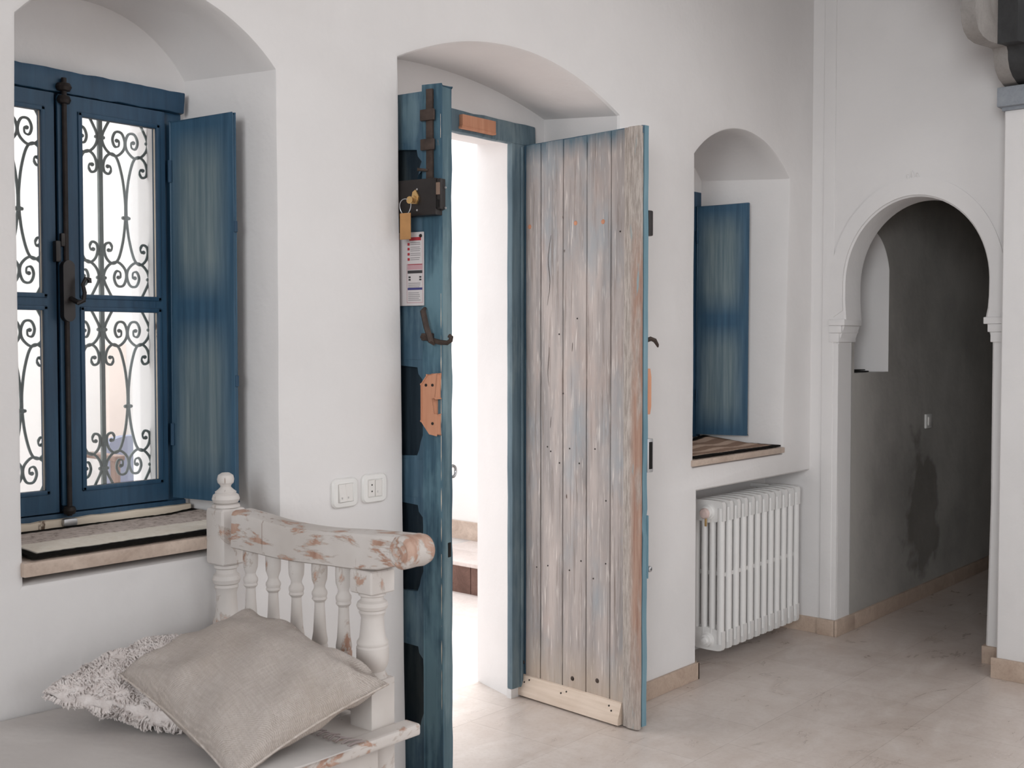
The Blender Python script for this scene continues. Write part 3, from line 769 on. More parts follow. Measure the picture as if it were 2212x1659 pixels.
# ------------------------------------------------------------------ window grille
GY = 0.52
gx_bar = on_y(217, 455, GY).x; gx_mid = on_y(272, 471, GY).x; gx_midL = on_y(45, 441, GY).x
HW = gx_mid - gx_bar
PITCHX = 2*HW
gr = thing('window_grille', 'wrought iron scroll grille outside the blue casement window', 'grille', (gx_bar, GY, 0.94))
RI = 0.0040
units = [(on_y(220, 297, GY).z, on_y(222, 600, GY).z), (on_y(225, 712, GY).z, on_y(230, 1011, GY).z)]
bars = [gx_bar + PITCHX*k for k in (-2, -1, 0, 1)]
zlo, zhi = 0.955, 2.09
def spiral(cx, cz, r0, r1, a0, a1, n=26):
    return [(cx + (r0+(r1-r0)*i/n)*math.cos(a0+(a1-a0)*i/n), cz + (r0+(r1-r0)*i/n)*math.sin(a0+(a1-a0)*i/n)) for i in range(n+1)]
def smooth(P, n=6):
    P = [Vector((p[0], 0, p[1])) for p in P]; R = []
    for i in range(len(P)-1):
        a = P[max(i-1, 0)]; b = P[i]; c = P[i+1]; d = P[min(i+2, len(P)-1)]
        for k in range(n):
            t = k/n
            R.append(0.5*((2*b) + (c-a)*t + (2*a-5*b+4*c-d)*t*t + (3*b-3*c+d-a)*t*t*t))
    R.append(P[-1]); return [(q.x, q.z) for q in R]
def iron(P, nm='scroll', r=RI, taper=True):
    m = MB(); n = len(P)
    rr = [r*(0.72 if taper and i > n*0.8 else 1.0) for i in range(n)]
    pts = [(p[0], GY, p[1]) for p in P]
    m.tube(pts, rr, 6)
    if taper: m.lathe([(0.001, -0.005), (0.005, -0.0035), (0.0062, 0), (0.005, 0.0035), (0.001, 0.005)], pts[-1], 'Y', 8)
    return m.build(nm, IRON_GREY, gr, angle=1.2)
def collar(x, z, r=0.0105, nm='collar', mt=None):
    m = MB(); m.lathe([(0.003, -0.0075), (r*0.85, -0.0055), (r, 0), (r*0.85, 0.0055), (0.003, 0.0075)], (x, GY, z), 'Z', 10)
    for s in (-1, 1): m.lathe([(0.001, -0.004), (0.004, -0.003), (0.0055, 0), (0.004, 0.003), (0.001, 0.004)], (x+s*r*1.15, GY, z), 'X', 8)
    m.build(nm, mt or IRON_GREY, gr)
for xb in bars:
    m = MB(); m.box((xb-0.006, GY-0.006, zlo), (xb+0.006, GY+0.006, zhi), 0.001, 1); m.build('bar', IRON_GREY, gr)
for z in (zlo, zhi):
    m = MB(); m.box((bars[0]-0.05, GY-0.006, z-0.006), (bars[-1]+0.05, GY+0.006, z+0.006), 0.001, 1); m.build('rail', IRON_GREY, gr)
for (zt_, zb_) in units:
    zm = (zt_+zb_)/2; hh = (zt_-zb_)/2
    for xb in bars:
        collar(xb, zt_); collar(xb, zb_); collar(xb, zm + hh*0.655, 0.009, 'knot'); collar(xb, zm - hh*0.655, 0.009, 'knot')
        for s in (-1, 1):
            xc = xb + s*HW
            if xc < bars[0] - 0.02 or xc > bars[-1] + HW + 0.02: continue
            for sv in (1, -1):
                Z = lambda k: zm + sv*hh*k
                # hourglass arm: from the waist, flaring over towards the bar and curling at the knot
                hg = smooth([(xb+s*HW*0.985, Z(-0.02)), (xb+s*HW*0.97, Z(0.16)), (xb+s*HW*0.88, Z(0.44)), (xb+s*HW*0.70, Z(0.70)), (xb+s*HW*0.48, Z(0.79)), (xb+s*HW*0.24, Z(0.735)), (xb+s*HW*0.13, Z(0.62)), (xb+s*HW*0.17, Z(0.52)), (xb+s*HW*0.34, Z(0.495)), (xb+s*HW*0.43, Z(0.555)), (xb+s*HW*0.38, Z(0.61)), (xb+s*HW*0.30, Z(0.60))], 5)
                iron(hg)
                # big volute: leaves the oval round the bar at the collar, sweeps out and rolls up against its twin
                rad = hh*0.235
                vz = Z(0.93)
                vol = smooth([(xb+s*HW*0.52, Z(1.35)), (xb+s*HW*0.30, Z(1.20)), (xb+s*HW*0.10, Z(1.03)), (xb+s*HW*0.14, Z(0.90)), (xb+s*HW*0.36, Z(0.795)), (xb+s*HW*0.66, Z(0.765)), (xb+s*HW*0.93, Z(0.86)), (xb+s*HW*0.985, Z(0.98)), (xb+s*HW*0.86, Z(1.10)), (xb+s*HW*0.62, Z(1.105)), (xb+s*HW*0.50, Z(1.00)), (xb+s*HW*0.58, Z(0.90)), (xb+s*HW*0.74, Z(0.91)), (xb+s*HW*0.75, Z(0.985)), (xb+s*HW*0.67, Z(0.985))], 4)
                iron(vol)
        # waist collars
    for xb in bars[:-1]:
        collar(xb+HW, zm - hh*0.12, 0.0085, 'waist_collar')
    collar(bars[-1]+HW, zm - hh*0.12, 0.0085, 'waist_collar')

# ------------------------------------------------------------------ door frame
FY = D_D
dr = thing('door_1', 'blue painted door frame in the arched doorway', None, (2.87, FY, 0), kind='structure')
m = MB(); m.box((2.24, FY-0.016, 2.176), (3.475, FY+0.012, 2.262), 0.008, 2, cuts=20, rough=0.006, rs=16); m.build('lintel', BLUE_FRAME, dr)
m = MB(); jx0, jx1 = on_y(1100, 743, FY).x, on_y(1130, 743, FY).x
m.box((jx0, FY-0.016, 0.036), (jx1+0.06, FY+0.012, 2.18), 0.006, 2, cuts=16, rough=0.002)
m.box((jx0+0.045, FY-0.026, 0.036), (jx0+0.058, FY, 2.17), 0.003, 1); m.build('jamb', BLUE_FRAME, dr)
m = MB(); m.box((jx0, FY-0.010, -0.01), (jx1+0.06, FY+0.012, 0.037)); m.build('plaster_foot', PLASTER, dr)
m = MB(); m.box((2.24, FY-0.016, 0.012), (2.31, FY+0.012, 2.18), 0.006, 2, cuts=16, rough=0.002); m.build('jamb', BLUE_FRAME, dr)
p0 = on_y(998, 246, FY-0.03); p1 = on_y(1070, 285, FY-0.03); p1.z = on_y(998, 277, FY-0.03).z
m = MB(); m.box((p0.x, FY-0.034, p1.z+0.008), (p1.x, FY-0.01, p0.z), 0.003); m.box((p0.x-0.004, FY-0.036, p1.z), (p1.x, FY-0.014, p1.z+0.010), 0.002, 1); tag(m.build('keeper_block', ORANGE, dr), 'raw orange wood block nailed to the lintel')

# ------------------------------------------------------------------ right leaf (plank face)
RH = (3.408, 0.405); RA = math.atan2(-0.183-0.405, 3.360-3.408)
RW = solve_w(1388, RH[0], RH[1], RA)
rl = thing('door_leaf', 'weathered grey plank door leaf standing open on the right of the doorway', 'door', (RH[0], RH[1], 0), RA)
def rp(u, v, off=0.0): return plane_pt(u, v, RH[0], RH[1], RA, off)
ztopR = rp(1375, 272)[1]; zbotR = 0.012
gaps = [0.0] + [solve_w(px, RH[0], RH[1], RA) for px in (1171, 1219, 1270, 1322)] + [solve_w(1353, RH[0], RH[1], RA)]
for i in range(5):
    a, b = gaps[i] + (0.0024 if i else 0.013), gaps[i+1] - 0.0024
    m = MB(); m.box((a, -0.008, zbotR+0.012), (b, 0.008, ztopR-0.002-0.004*random.random()), 0.0030, 2, cuts=18, rough=0.0012, rs=9, seed=i)
    m.build('plank', PLANKS, rl, local=True)
m = MB(); m.box((0.0, -0.007, zbotR+0.008), (0.0115, 0.008, ztopR-0.003), 0.003, 2, cuts=20, rough=0.0012); m.build('hinge_stile', BLUE_RAIL, rl, local=True)
m = MB(); m.box((0.004, 0.0045, zbotR+0.014), (gaps[5], 0.0075, ztopR-0.006)); m.build('dark_gap_sheet', GAP_DARK, rl, local=True)  # added dark sheet giving the gaps between planks their shade
m = MB()
ob = gaps[5]
prof = [(ob, 0.0), (ob, -0.014), (ob+0.010, -0.018), (ob+0.018, -0.0165), (ob+0.022, -0.0205), (ob+0.034, -0.024), (RW-0.004, -0.021), (RW, -0.012), (RW, 0.0)]
nz = 60
rows = []
for j in range(nz+1):
    z = zbotR-0.006 + (ztopR+0.002-zbotR)*j/nz
    rows.append([Vector((x + (0.002*noise.noise(Vector((j*0.4, k, 0))) if 2 < k < 8 else 0), y + 0.0015*noise.noise(Vector((j*0.5, 3, k*0.7))), z)) for k, (x, y) in enumerate(prof)])
for j in range(nz): m.loft(rows[j], rows[j+1])
m.add(rows[0], [tuple(range(len(prof)))]); m.add(rows[-1], [tuple(range(len(prof)))])
m.build('astragal', REDBAR, rl, local=True, angle=0.8)
# framed back of the leaf with ragged free edge
m = MB(); pts = [(0.0, zbotR), (0.0, ztopR-0.003)]
for j in range(61):
    z = ztopR - (ztopR-zbotR)*j/60
    pts.append((RW + 0.0005 + 0.0035*noise.noise(Vector((z*6, 5, 1))) - (0.006 if (0.70 < z < 0.80) else 0), z))
m.prism([pts], lambda a, b: Vector((a, 0.006, b)), lambda a, b: Vector((a, 0.030, b)))
m.build('framing', BLUE_EDGE, rl, local=True, angle=0.9)
tcap = MB(); tcap.box((0, -0.004, ztopR-0.03), (RW, 0.007, ztopR-0.0005), 0.002, cuts=16, rough=0.001); tcap.build('top_edge', BLUE_RAIL, rl, local=True)
# foot board
b0 = rp(1122, 1470, -0.02); b1 = rp(1339, 1535, -0.03)
m = MB(); zt0 = 0.062
poly = [(-0.008, 0.086), (-0.016, 0.084), (-0.036, 0.028), (-0.036, 0.007), (-0.008, 0.006)]
xa, xb_ = -0.012, gaps[5]-0.004
m.loft([Vector((xa + (0.012 if k == 0 else 0), y, z)) for k, (y, z) in enumerate(poly)], [Vector((xb_ - (0.0 if k else 0.004), y, z)) for k, (y, z) in enumerate(poly)])
m.add([Vector((xa + (0.012 if k == 0 else 0), y, z)) for k, (y, z) in enumerate(poly)], [tuple(range(5))]); m.add([Vector((xb_ - (0.0 if k else 0.004), y, z)) for k, (y, z) in enumerate(poly)], [tuple(range(5))])
fb = m.build('foot_board', RAWWOOD, rl, local=True); tag(fb, 'raw pale board screwed along the foot of the leaf')
for xx, zz in ((0.022, 0.060), (0.045, 0.072), (0.22, 0.060), (0.245, 0.070), (0.46, 0.066), (0.475, 0.052)):
    k = MB(); yy = -0.016 - (0.084-zz)/0.056*0.020; k.lathe([(0.0005, -0.0015), (0.0035, -0.001), (0.0035, 0.002)], (xx, yy-0.0006, zz), 'Y', 8); k.build('screw', IRON, fb, local=True)
# nail heads in vertical lines
for (u, v) in ((1183, 965), (1190, 975), (1231, 969), (1209, 1000), (1252, 1001), (1286, 970), (1184, 1222), (1231, 1232), (1256, 1212), (1283, 1250), (1310, 1218), (1208, 722), (1217, 850), (1247, 688), (1310, 1082), (1339, 500), (1160, 1225)):
    x, z = rp(u, v, -0.008); k = MB(); k.lathe([(0.0005, -0.001), (0.003, -0.0008), (0.0034, 0.001)], (x, -0.0086, z), 'Y', 8); k.build('nail', IRON, rl, local=True)
for (u, v) in ((1243, 482), (1302, 479), (1144, 490), (1238, 1466), (1292, 1471), (1130, 1430)):
    x, z = rp(u, v, -0.008); k = MB(); k.lathe([(0.0005, -0.003), (0.006, -0.0025), (0.0085, -0.001), (0.0095, 0.001)], (x, -0.0085, z), 'Y', 10); k.build('wood_plug', ORANGE if v < 600 else IRON_BROWN, rl, local=True)
for pth in (((1190, 508), (1184, 560), (1188, 610), (1182, 660)), ((1187, 750), (1184, 800), (1186, 835)), ((1191, 900), (1189, 925)), ((1237, 740), (1236, 760))):
    q_ = smooth([rp(u, v, -0.008) for u, v in pth], 5)
    k = MB(); k.tube([(x, -0.0083, z) for x, z in q_], [0.0004 + 0.0009*math.sin(PI*i/(len(q_)-1)) for i in range(len(q_))], 5); k.build('crack', GAP_DARK, rl, local=True)
# hardware seen past the free edge, on the far face
def far(u, v, off=0.05):
    return rp(u, v, off)
z0 = rp(1400, 507)[1]; z1 = rp(1400, 451)[1]
m = MB(); m.box((RW-0.045, 0.030, z0), (RW+0.003, 0.056, z1), 0.006); m.build('lock_keeper', BLACK, rl, local=True)
z0 = rp(1400, 745)[1]
m = MB(); m.tube([(RW-0.03, 0.031, z0+0.01), (RW-0.006, 0.055, z0+0.022), (RW+0.002, 0.068, z0+0.016), (RW+0.003, 0.082, z0), (RW+0.002, 0.086, z0-0.008)], [0.008, 0.0085, 0.008, 0.006, 0.003], 8); m.build('hook_latch', IRON_BROWN, rl, local=True)
z0 = rp(1400, 897)[1]; z1 = rp(1400, 797)[1]
m = MB(); m.prism([[(RW-0.09, z0), (RW-0.09, z1), (RW-0.004, z1), (RW+0.001, z1-0.03), (RW+0.001, z0+0.03), (RW-0.004, z0)]], lambda a, b: Vector((a, 0.030, b)), lambda a, b: Vector((a, 0.050, b))); tag(m.build('keeper_block', ORANGE, rl, local=True), 'raw orange wood block')
z0 = rp(1400, 1024)[1]; z1 = rp(1400, 950)[1]
m = MB(); m.box((RW-0.03, 0.028, z0), (RW+0.003, 0.060, z1), 0.003); sp = m.build('strike_plate', STEEL, rl, local=True)
m = MB(); m.box((RW-0.01, 0.036, z0+0.012), (RW+0.0045, 0.055, z1-0.012), 0.002); m.build('bolt_hole', HOLE, sp, local=True)
z0 = rp(1400, 1236)[1]
m = MB(); m.lathe([(0.003, -0.02), (0.010, -0.018), (0.0115, 0), (0.010, 0.004), (0.004, 0.006), (0.0035, -0.01)], (RW-0.001, 0.048, z0), 'X', 14); m.build('lower_bolt', STEEL, rl, local=True)
m = MB(); m.box((RW-0.012, 0.030, 0.55), (RW+0.003, 0.0365, 0.78), 0.002); m.build('edge_patch', BLUE_EDGE, rl, local=True)

# ------------------------------------------------------------------ left leaf (panelled room face)
LF = (2.402, -0.100)
LA = math.atan2(-0.52, 0.09); LW0 = 0.535
LH = (LF[0]-LW0*math.cos(LA), LF[1]-LW0*math.sin(LA))
LW = solve_w(953, LH[0], LH[1], LA)
ll = thing('door_leaf', 'blue panelled door leaf with black lock standing open on the left of the doorway', 'door', (LH[0], LH[1], 0), LA)
def lp(u, v, off=0.0): return plane_pt(u, v, LH[0], LH[1], LA, off)
ztS = lp(949, 181)[1]; ztL = lp(905, 197)[1]
LT = 0.054
# ragged free edge
def rag(z, amp=0.003): return amp*noise.noise(Vector((z*7, 2, 9))) + amp*0.6*noise.noise(Vector((z*22, 1, 4)))
stx = lp(915, 400)[0]          # stile inner edge
m = MB(); P = [(stx, 0.012), (stx, ztS)]
for j in range(81):
    z = ztS-0.002 - (ztS-0.012)*j/80
    P.append((LW + rag(z, 0.0016), z))
m.prism([P], lambda a, b: Vector((a, 0.0, b)), lambda a, b: Vector((a, LT*0.98, b)))
b = m.bm; bmesh.ops.remove_doubles(b, verts=b.verts, dist=0.0001)
for v in b.verts:
    if v.co.x > LW-0.01 and v.co.y > LT*0.5: v.co.y += 0.004*noise.noise(Vector((v.co.z*9, 7, 7)))
es = [e_ for e_ in b.edges if len(e_.link_faces) == 2 and e_.calc_face_angle(0) > 0.8]
bmesh.ops.bevel(b, geom=es, offset=0.004, segments=2, affect='EDGES')
m.build('stile', BLUE_DOOR, ll, local=True, angle=0.7)
m = MB(); m.box((0.0, 0.0, 0.012), (0.075, LT, ztL), 0.004); m.build('stile', BLUE_DOOR, ll, local=True)
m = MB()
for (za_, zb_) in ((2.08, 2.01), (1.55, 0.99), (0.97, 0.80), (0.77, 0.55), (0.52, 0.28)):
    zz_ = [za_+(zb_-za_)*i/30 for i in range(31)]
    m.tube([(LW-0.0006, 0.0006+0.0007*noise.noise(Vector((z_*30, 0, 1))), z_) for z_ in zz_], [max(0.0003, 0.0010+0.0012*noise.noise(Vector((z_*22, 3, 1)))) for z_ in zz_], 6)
tag(m.build('pale_arris', CAULK, ll, local=True), 'pale broken edge line')  # thin pale broken line along the leaf's free edge
m = MB(); m.box((LW-0.004, 0.0035, 0.02), (LW+0.0022, LT-0.003, ztS-0.006), 0.0015, 2, cuts=60, rough=0.0012, rs=30); m.build('edge_board', BLUE_LEAF_EDGE, ll, local=True)
# rails with scalloped edges and dark recessed panels
x0r, x1r = 0.07, stx + 0.004
def zpx(v): return lp(893, v)[1]
panels = [(zpx(400), zpx(308)), (zpx(655), zpx(500)), (zpx(992), zpx(778)), (zpx(1285), zpx(1075)), (zpx(1590), zpx(1380))]
edges = [ztL] + [q for pn in panels for q in (pn[1], pn[0])] + [0.012]
for i in range(0, len(edges), 2):
    za, zb2 = edges[i], edges[i+1]
    m = MB(); m.box((x0r, 0.003, zb2), (x1r, LT-0.004, za), 0.005, 2, cuts=8, rough=0.0015); m.build('rail', BLUE_RAIL, ll, local=True)
def scallop(x0, x1, z0, z1):
    """fretted surround: opening with shouldered, wavy right side (2D)"""
    s = 0.018
    hole = [(x0+0.004, z0+0.004), (x0+0.004, z1-0.010), (x0+(x1-x0)*0.45, z1-0.004), (x0+(x1-x0)*0.72, z1-0.014), (x1-0.030, z1-0.022), (x1-0.026, z1-0.042), (x1-0.012, z1-0.058), (x1-0.010, z1-0.085)]
    for k in range(1, 8):
        z = z1-0.085 - (z1-z0-0.16)*k/8
        hole.append((x1-0.010+0.003*noise.noise(Vector((z*25, 1, 3))), z))
    hole += [(x1-0.010, z0+0.075), (x1-0.018, z0+0.055), (x1-0.024, z0+0.030), (x1-0.032, z0+0.012), (x0+(x1-x0)*0.6, z0+0.006)]
    return hole
for (za, zb2) in panels:
    if zb2 - za < 0.11: 
        m = MB(); m.box((x0r, 0.020, za-0.01), (x1r, 0.034, zb2+0.01)); m.build('panel', BLUE_DARK, ll, local=True); continue
    m = MB(); m.box((x0r, 0.024, za-0.01), (x1r, 0.036, zb2+0.01)); m.build('panel', BLUE_DARK, ll, local=True)
    m = MB(); m.prism([rect(x0r, x1r+0.004, za-0.004, zb2+0.004), scallop(x0r, x1r, za, zb2)[::1]], lambda a, b: Vector((a, 0.004, b)), lambda a, b: Vector((a, 0.023, b))); m.build('panel_surround', BLUE_RAIL, ll, local=True)
# surface bolt at the top
bxl = lp(930, 250, -0.006)[0]
zb0, zb1 = lp(930, 388, -0.006)[1], lp(930, 192, -0.006)[1]
m = MB(); m.box((bxl-0.011, -0.012, zb0), (bxl+0.011, -0.001, zb1), 0.002); bt = m.build('surface_bolt', IRON_BROWN, ll, local=True)
for v, wd in ((248, 0.028), (312, 0.027)):
    z = lp(930, v, -0.006)[1]; k = MB(); k.box((bxl-wd, -0.020, z-0.018), (bxl+wd*0.8, -0.010, z+0.016), 0.004); k.build('bolt_strap', IRON_BROWN, bt, local=True)
z = lp(930, 368, -0.006)[1]; k = MB(); k.tube([(bxl-0.004, -0.012, z), (bxl-0.03, -0.030, z+0.002)], [0.004, 0.005], 8); k.build('bolt_knob', IRON_BROWN, bt, local=True)
# rim lock
lx0, lz1 = lp(866, 396, -0.03); lx1, lz0 = lp(950, 463, -0.03)
lz1 = lp(940, 384, -0.03)[1]
m = MB(); m.box((lx0-0.03, -0.034, lz0), (lx1-0.010, 0.0, lz1), 0.003, 2, cuts=0); 
lk = m.build('rim_lock', BLACK, ll, local=True)
lx2 = lp(966, 430, -0.012)[0]
m = MB(); m.box((lx1-0.012, -0.030, lz0+0.016), (lx1+0.004, -0.004, lz1-0.002), 0.002); m.box((lx1-0.006, -0.012, lz0+0.014), (LW+0.008, -0.001, lz1-0.012), 0.002); m.build('lock_face', BLACK, lk, local=True)
zm1 = (lz0+lz1)/2
m = MB(); m.box((lx1-0.010, -0.0345, zm1+0.004), (lx1+0.002, -0.028, lz1-0.014), 0.001, 1); m.build('latch_bolt', BOLTMETAL, lk, local=True)
m = MB(); m.box((lx1-0.010, -0.0345, lz0+0.020), (lx1-0.002, -0.028, zm1-0.010), 0.001, 1); m.build('bolt_slot', HOLE, lk, local=True)
kx, kz = lp(898, 428, -0.034)
m = MB(); m.lathe([(0.001, -0.014), (0.009, -0.013), (0.011, -0.006), (0.013, 0.0)], (kx, -0.034, kz-0.004), 'Y', 16)
m.prism([[(kx-0.014, kz-0.016), (kx-0.006, kz+0.018), (kx+0.004, kz+0.024), (kx+0.016, kz+0.004), (kx+0.008, kz-0.018)]], lambda a, b: Vector((a, -0.040, b)), lambda a, b: Vector((a, -0.032, b)))
m.build('lock_cylinder', BRASS, lk, local=True)
for (u, v) in ((902, 409), (902, 454), (963, 405), (963, 449)):
    x, z = lp(u, v, -0.034 if u < 930 else -0.012); k = MB(); k.lathe([(0.0005, -0.0015), (0.003, -0.001), (0.0035, 0.002)], (x, (-0.034 if u < 930 else -0.012)-0.0004, z), 'Y', 8); k.build('screw', STEEL, lk, local=True)
# lifting latch
ax, az = lp(918, 672, -0.016); bx2, bz2 = lp(934, 740, -0.016); cx2, cz2 = lp(910, 727, -0.012); dx2, dz2 = lp(982, 735, -0.012); 
m = MB(); m.box((cx2, -0.014, cz2-0.012), (cx2+0.04, -0.001, cz2+0.010), 0.003); m.tube([(cx2, -0.010, cz2), (bx2, -0.012, bz2+0.006), (LW+0.004, -0.012, bz2+0.001), (LW+0.030, -0.012, bz2-0.001), (LW+0.042, -0.012, bz2+0.006), (LW+0.044, -0.012, bz2+0.016), (LW+0.037, -0.012, bz2+0.020)], [0.007, 0.008, 0.0075, 0.007, 0.007, 0.007, 0.007], 8)
lt = m.build('lift_latch', IRON_BROWN, ll, local=True)
m = MB(); m.tube([(ax-0.004, -0.010, az+0.008), (ax, -0.026, az), ((ax+bx2)/2, -0.028, (az+bz2)/2), (bx2, -0.024, bz2+0.004), (bx2+0.006, -0.014, bz2-0.004)], [0.006, 0.009, 0.009, 0.009, 0.006], 6); m.build('latch_handle', IRON_BROWN, lt, local=True)
# raw wood block
q0 = lp(912, 808, -0.02); q1 = lp(953, 940, -0.02)
x0b, x1b, z1b, z0b = q0[0], LW-0.002, q0[1], q1[1]
m = MB(); hl = [(x0b, z0b+0.040), (x0b, z1b-0.030), (x0b+0.022, z1b-0.002), (x1b, z1b), (x1b, zpx(858)), (x1b-0.010, zpx(858)), (x1b-0.010, zpx(893)), (x1b, zpx(893)), (x1b, z0b), (x0b+0.030, z0b+0.004)]
m.prism([hl], lambda a, b: Vector((a, -0.026, b)), lambda a, b: Vector((a, 0.0, b)))
b = m.bm; bmesh.ops.remove_doubles(b, verts=b.verts, dist=0.0001)
bmesh.ops.bevel(b, geom=[e_ for e_ in b.edges if len(e_.link_faces) == 2 and e_.calc_face_angle(0) > 0.5], offset=0.003, segments=2, affect='EDGES')
blk = m.build('keeper_block', ORANGE, ll, local=True); tag(blk, 'raw orange wood block screwed to the stile')
for (u, v) in ((920, 832), (934, 832), (934, 915)):
    x, z = lp(u, v, -0.026); k = MB(); k.lathe([(0.0005, -0.001), (0.0045, -0.0008), (0.0045, 0.002)], (x, -0.0264, z), 'Y', 10); k.build('screw', IRON, blk, local=True)
# mortise in the edge, and the pull ring on the outer side
zq0, zq1 = lp(972, 1210)[1], lp(972, 1178)[1]
m = MB(); m.box((LW-0.012, 0.030, zq0), (LW+0.0040, 0.046, zq1), 0.002); m.build('mortise', HOLE, ll, local=True)
zr = lp(985, 1026)[1]
m = MB(); m.tube([(LW-0.010 + 0.0, LT+0.020 + 0.017*math.cos(2*PI*i/24), zr + 0.017*math.sin(2*PI*i/24)) for i in range(24)], 0.0045, 8, closed=True); m.tube([(LW-0.010, LT-0.004, zr-0.002), (LW-0.010, LT+0.006, zr-0.002)], 0.006, 8); m.build('pull_ring', STEEL, ll, local=True)

# keys hanging in the lock
M_ll = Matrix.Translation((LH[0], LH[1], 0)) @ Matrix.Rotation(LA, 4, 'Z')
kp = M_ll @ Vector((kx-0.004, -0.058, kz-0.006))
keys = thing('key_ring', 'steel key ring with a tan wooden tag hanging from the black rim lock', 'keys', (kp.x, kp.y, kp.z), LA)
m = MB(); m.box((0.000, 0.0, -0.006), (0.006, 0.022, 0.006), 0.001, 1); m.lathe([(0.001, -0.001), (0.011, -0.001), (0.011, 0.002), (0.001, 0.002)], (0.002, -0.002, -0.002), 'Y', 14); m.build('key', BRASS, keys, local=True)
m = MB(); m.tube([(-0.012 + 0.020*math.cos(2*PI*i/26), -0.004 + 0.003*math.sin(4*PI*i/26), -0.022 + 0.024*math.sin(2*PI*i/26)) for i in range(26)], 0.0014, 6, closed=True); m.build('ring', STEEL, keys, local=True)
m = MB(); m.box((-0.030, -0.008, -0.118), (0.008, -0.003, -0.040), 0.002); m.build('tag', TAGWOOD, keys, local=True)

# notice on the left leaf
nx0, nz1 = lp(871, 503, -0.006); nx1, nz0 = lp(916, 660, -0.006)
nx0 -= 0.03
np_ = M_ll @ Vector(((nx0+nx1)/2, -0.006, nz0))
nt = thing('safety_notice', 'white printed notice with red header on the blue left door leaf', 'notice', (np_.x, np_.y, np_.z), LA)
nw, nh = nx1-nx0, nz1-nz0
m = MB(); m.box((-nw/2, -0.002, 0), (nw/2, 0.003, nh), 0.001, 1); m.build('sheet', PAPER, nt, local=True)
def strip(nm, mt, a, b, c, d):
    m = MB(); m.box((-nw/2+a*nw, -0.0028, (1-d)*nh), (-nw/2+b*nw, -0.0018, (1-c)*nh)); return m.build(nm, mt, nt, local=True)
A0, A1 = 0.46, 0.96
strip('red_header', PR_RED, A0+0.06, A1-0.04, 0.07, 0.115)
m = MB()
for r in (0.14, 0.165, 0.20, 0.225, 0.25, 0.285, 0.31, 0.345, 0.37):
    m.box((-nw/2+(A0+0.10)*nw, -0.0028, (1-r-0.008)*nh), (-nw/2+(A1-0.06-0.05*random.random())*nw, -0.0018, (1-r)*nh))
for r in (0.69, 0.715, 0.74, 0.82, 0.845, 0.87, 0.895, 0.92):
    m.box((-nw/2+(A0+0.02)*nw, -0.0028, (1-r-0.008)*nh), (-nw/2+(A1-0.06-0.06*random.random())*nw, -0.0018, (1-r)*nh))
m.build('small_print', PR_GREY, nt, local=True)
m = MB()
for r in (0.145, 0.21, 0.28, 0.35): m.box((-nw/2+(A0)*nw, -0.0028, (1-r-0.035)*nh), (-nw/2+(A0+0.07)*nw, -0.0018, (1-r)*nh))
m.build('red_symbols', PR_RED, nt, local=True)
strip('pink_box', PR_PINK, A0, A1, 0.44, 0.51); strip('red_rule', PR_RED, A0, A1, 0.433, 0.445); strip('black_header', PR_BLK, A0, A1, 0.52, 0.56)
m = MB()
for a, c in ((A0+0.03, 0.60), (A0+0.03, 0.635), (A1-0.10, 0.60), (A1-0.10, 0.635)): m.box((-nw/2+a*nw, -0.0028, (1-c-0.022)*nh), (-nw/2+(a+0.07)*nw, -0.0018, (1-c)*nh))
m.build('black_symbols', PR_BLK, nt, local=True)
strip('blue_header', PR_BLUE, A0, A1, 0.755, 0.785)
m = MB()
for a, b, c, d in ((A0-0.03, A1+0.02, 0.955, 0.962), (A1+0.012, A1+0.02, 0.07, 0.955), (A0-0.03, A0-0.022, 0.43, 0.955)): m.box((-nw/2+a*nw, -0.0028, (1-d)*nh), (-nw/2+b*nw, -0.0018, (1-c)*nh))
m.build('border_line', PR_PINK, nt, local=True)
m = MB(); m.lathe([(0.0005, -0.003), (0.005, -0.002), (0.006, 0.001)], (nw/2-0.010, -0.002, nh-0.012), 'Y', 10); m.build('pin', BLACK, nt, local=True)

# ------------------------------------------------------------------ switch and socket
def rounded(w, h, r, n=6):
    P = []
    for cx_, cy_, a0 in ((w-r, h-r, 0), (-w+r, h-r, PI/2), (-w+r, -h+r, PI), (w-r, -h+r, 1.5*PI)):
        for i in range(n+1): a = a0 + PI/2*i/n; P.append((cx_+r*math.cos(a), cy_+r*math.sin(a)))
    return P
def plate(name, label, cat, cx_, cz_):
    root = thing(name, label, cat, (cx_, 0, cz_))
    m = MB(); o_ = [(0.0475, 0.0425, 0.018, 0.0), (0.0475, 0.0425, 0.018, -0.006), (0.044, 0.039, 0.016, -0.0105), (0.030, 0.027, 0.003, -0.0115), (0.0265, 0.0255, 0.002, -0.0085)]
    L = [[Vector((cx_+p[0], y, cz_+p[1])) for p in rounded(w, h, r)] for w, h, r, y in o_]
    for a, b in zip(L, L[1:]): m.loft(a, b)
    m.add(L[-1], [tuple(range(len(L[-1])))]); m.build('cover_frame', WHITE_PL, root, angle=0.5); return root
c1 = (on_y(712, 1062, 0) + on_y(771, 1060, 0))/2; c2 = (on_y(778, 1052, 0) + on_y(832, 1050, 0))/2
sx, sz = c1.x, 0.974; qx, qz = c2.x, 0.977
sw = plate('light_switch', 'white double light switch plate left of the socket beside the blue door', 'light switch', sx, sz)
